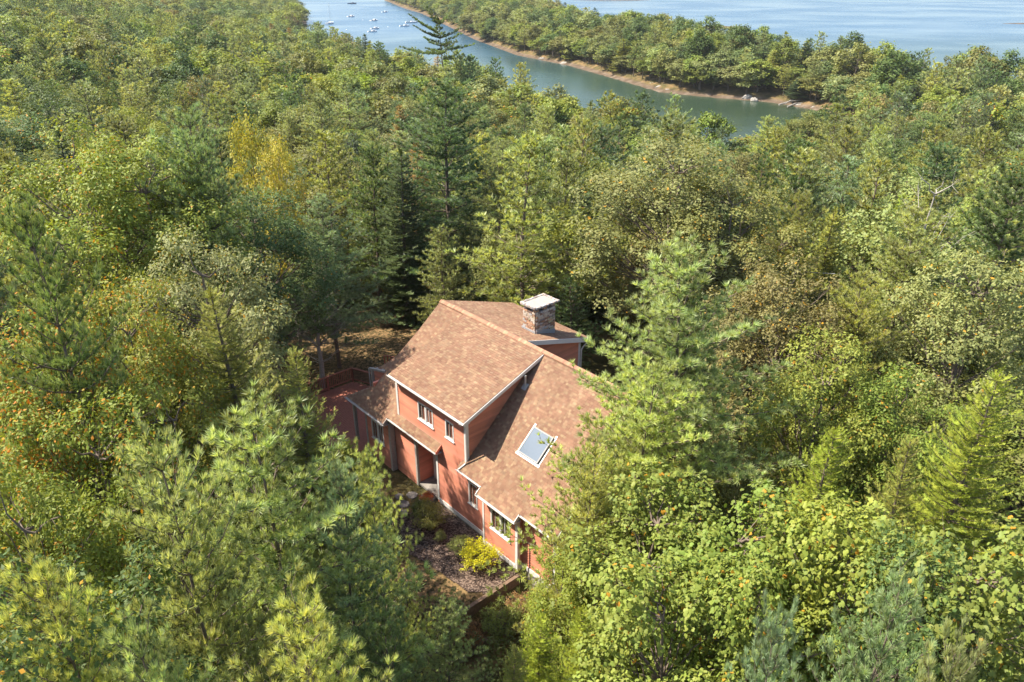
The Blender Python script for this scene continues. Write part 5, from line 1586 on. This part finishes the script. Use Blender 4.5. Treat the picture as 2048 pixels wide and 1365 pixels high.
# ------------------------------------------------------------------ boats
def boat(px, py, L, Wd, hd, label, mast=0, cabin=True, hullm='white', small=False):
    P = at(px, py, 0)
    o = empty('sailboat' if mast else 'motorboat', (P[0], P[1], 0), hd)
    tag(o, label, 'boat')
    m_ = MB()
    sec = [(-.5, .38, .75), (-.25, .5, .7), (.05, .5, .75), (.3, .36, .9), (.5, .02, 1.1)]
    vs = []
    fb = .11 * L
    for s, wv, hv in sec:
        y_ = wv * Wd
        vs += [(s * L, -y_, hv * fb), (s * L, -y_ * .8, -.3), (s * L, y_ * .8, -.3), (s * L, y_, hv * fb)]
    fs = []
    for i in range(4):
        k = i * 4
        fs += [(k, k + 1, k + 5, k + 4), (k + 1, k + 2, k + 6, k + 5), (k + 2, k + 3, k + 7, k + 6), (k + 3, k, k + 4, k + 7)]
    fs += [(3, 2, 1, 0)]
    part(m_.add(vs, fs), 'hull', M[hullm], o)
    if cabin:
        h0 = fb * .72
        cbn = MB().prism([(-.05 * L, -.33 * Wd), (.26 * L, -.22 * Wd), (.26 * L, .22 * Wd), (-.05 * L, .33 * Wd)], h0, h0 + (.10 * L if not mast else .05 * L))
        c_ = part(cbn, 'cabin', M['white'], o)
        if not mast:
            part(MB().box(-.052 * L, .20 * L, -.34 * Wd, .34 * Wd, h0 + .055 * L, h0 + .075 * L), 'cabin_window', M['glass'], c_)
    part(MB().box(-.4 * L, -.1 * L, -.3 * Wd, .3 * Wd, fb * .74, fb * .78), 'cockpit', M['dark' if not small else 'old_trim'], o)
    if mast:
        part(MB().tube([(.08 * L, 0, fb * .7), (.08 * L, 0, mast)], [.12, .07], 6), 'mast', M['metal'], o)
        part(MB().tube([(.08 * L, 0, fb + 1), (-.38 * L, 0, fb + 1)], [.14, .10], 6), 'boom', M['hull_dark'], o)
        part(MB().tube([(.5 * L, 0, fb), (.08 * L, 0, mast)], [.03, .03], 4).tube([(-.5 * L, 0, fb), (.08 * L, 0, mast)], [.03, .03], 4), 'stay', M['metal'], o)
    return o
HD = rad(60)
boat(660, 48, 13, 4.2, rad(75), 'white sailboat with the tallest mast, moored at the left of the bay', mast=17)
boat(823, 46, 11, 3.6, rad(20), 'white sailboat with a short mast moored nearest the spit', mast=9)
boat(704, 8, 12, 4, rad(5), 'dark hulled boat moored farthest out at the top edge', cabin=True, hullm='hull_dark')
boat(702, 34, 9, 3.6, rad(50), 'white cabin boat moored below the farthest dark one')
boat(748, 42, 9, 3.6, rad(55), 'white cabin boat moored in the middle of the group')
boat(770, 25, 8, 3, rad(35), 'small white boat moored between the farthest boat and the spit')
boat(809, 53, 8.5, 3.4, rad(25), 'white cabin boat moored beside the short-masted sailboat')
boat(750, 58, 8, 3.2, rad(40), 'white boat, upper one of the close pair below the middle boat')
boat(745, 64, 7.5, 3, rad(30), 'white boat, lower one of the close pair below the middle boat')
boat(640, 53, 6, 2.2, rad(10), 'small open white dinghy left of the tall sailboat', cabin=False, small=True)
boat(595, 57, 8, 2.8, rad(15), 'low white boat half hidden by the treetops on the left', cabin=False, small=True)
for i, (px, py, lb) in enumerate(((726, 41, 'left'), (693, 61, 'lower left'), (776, 55, 'middle'), (838, 40, 'right'))):
    P = at(px, py, 0)
    o = MB().tube([(0, 0, -.2), (0, 0, .25), (0, 0, .55)], [.35, .5, .15], 8).build('mooring_buoy', M['white'])
    o.location = P
    tag(o, 'tiny white mooring buoy, the %s one among the boats' % lb, 'buoy', 'mooring buoys in the bay')

# power line seen as a pale wire on the right
p0, p1 = top_at(1528, 505, dist=60), top_at(1670, 548, dist=44)
pts = []
for i in range(12):
    f_ = i / 11
    P = [p0[0] * (1 - f_) + p1[0] * f_, p0[1] * (1 - f_) + p1[1] * f_, (p0[2] + p0[3]) * (1 - f_) + (p1[2] + p1[3]) * f_ - .5 * math.sin(math.pi * f_)]
    pts.append(P)
tag(MB().tube(pts, [.02] * 12, 4).build('overhead_wire', M['metal']), 'thin pale overhead wire crossing the wood right of the tall roof pine', 'wire')

# ------------------------------------------------------------------ air
hz = MB().box(-1400, 1400, -60, 1500, -4.5, 47.5)
mh = bpy.data.materials.new('sea_haze'); mh.use_nodes = True
t = mh.node_tree
t.nodes.remove(t.nodes['Principled BSDF'])
pv = t.nodes.new('ShaderNodeVolumePrincipled')
pv.inputs['Color'].default_value = (.88, .91, .95, 1)
pv.inputs['Density'].default_value = .00007
t.links.new(pv.outputs[0], t.nodes['Material Output'].inputs['Volume'])
o = hz.build('haze', mh)
tag(o, kind='stuff')
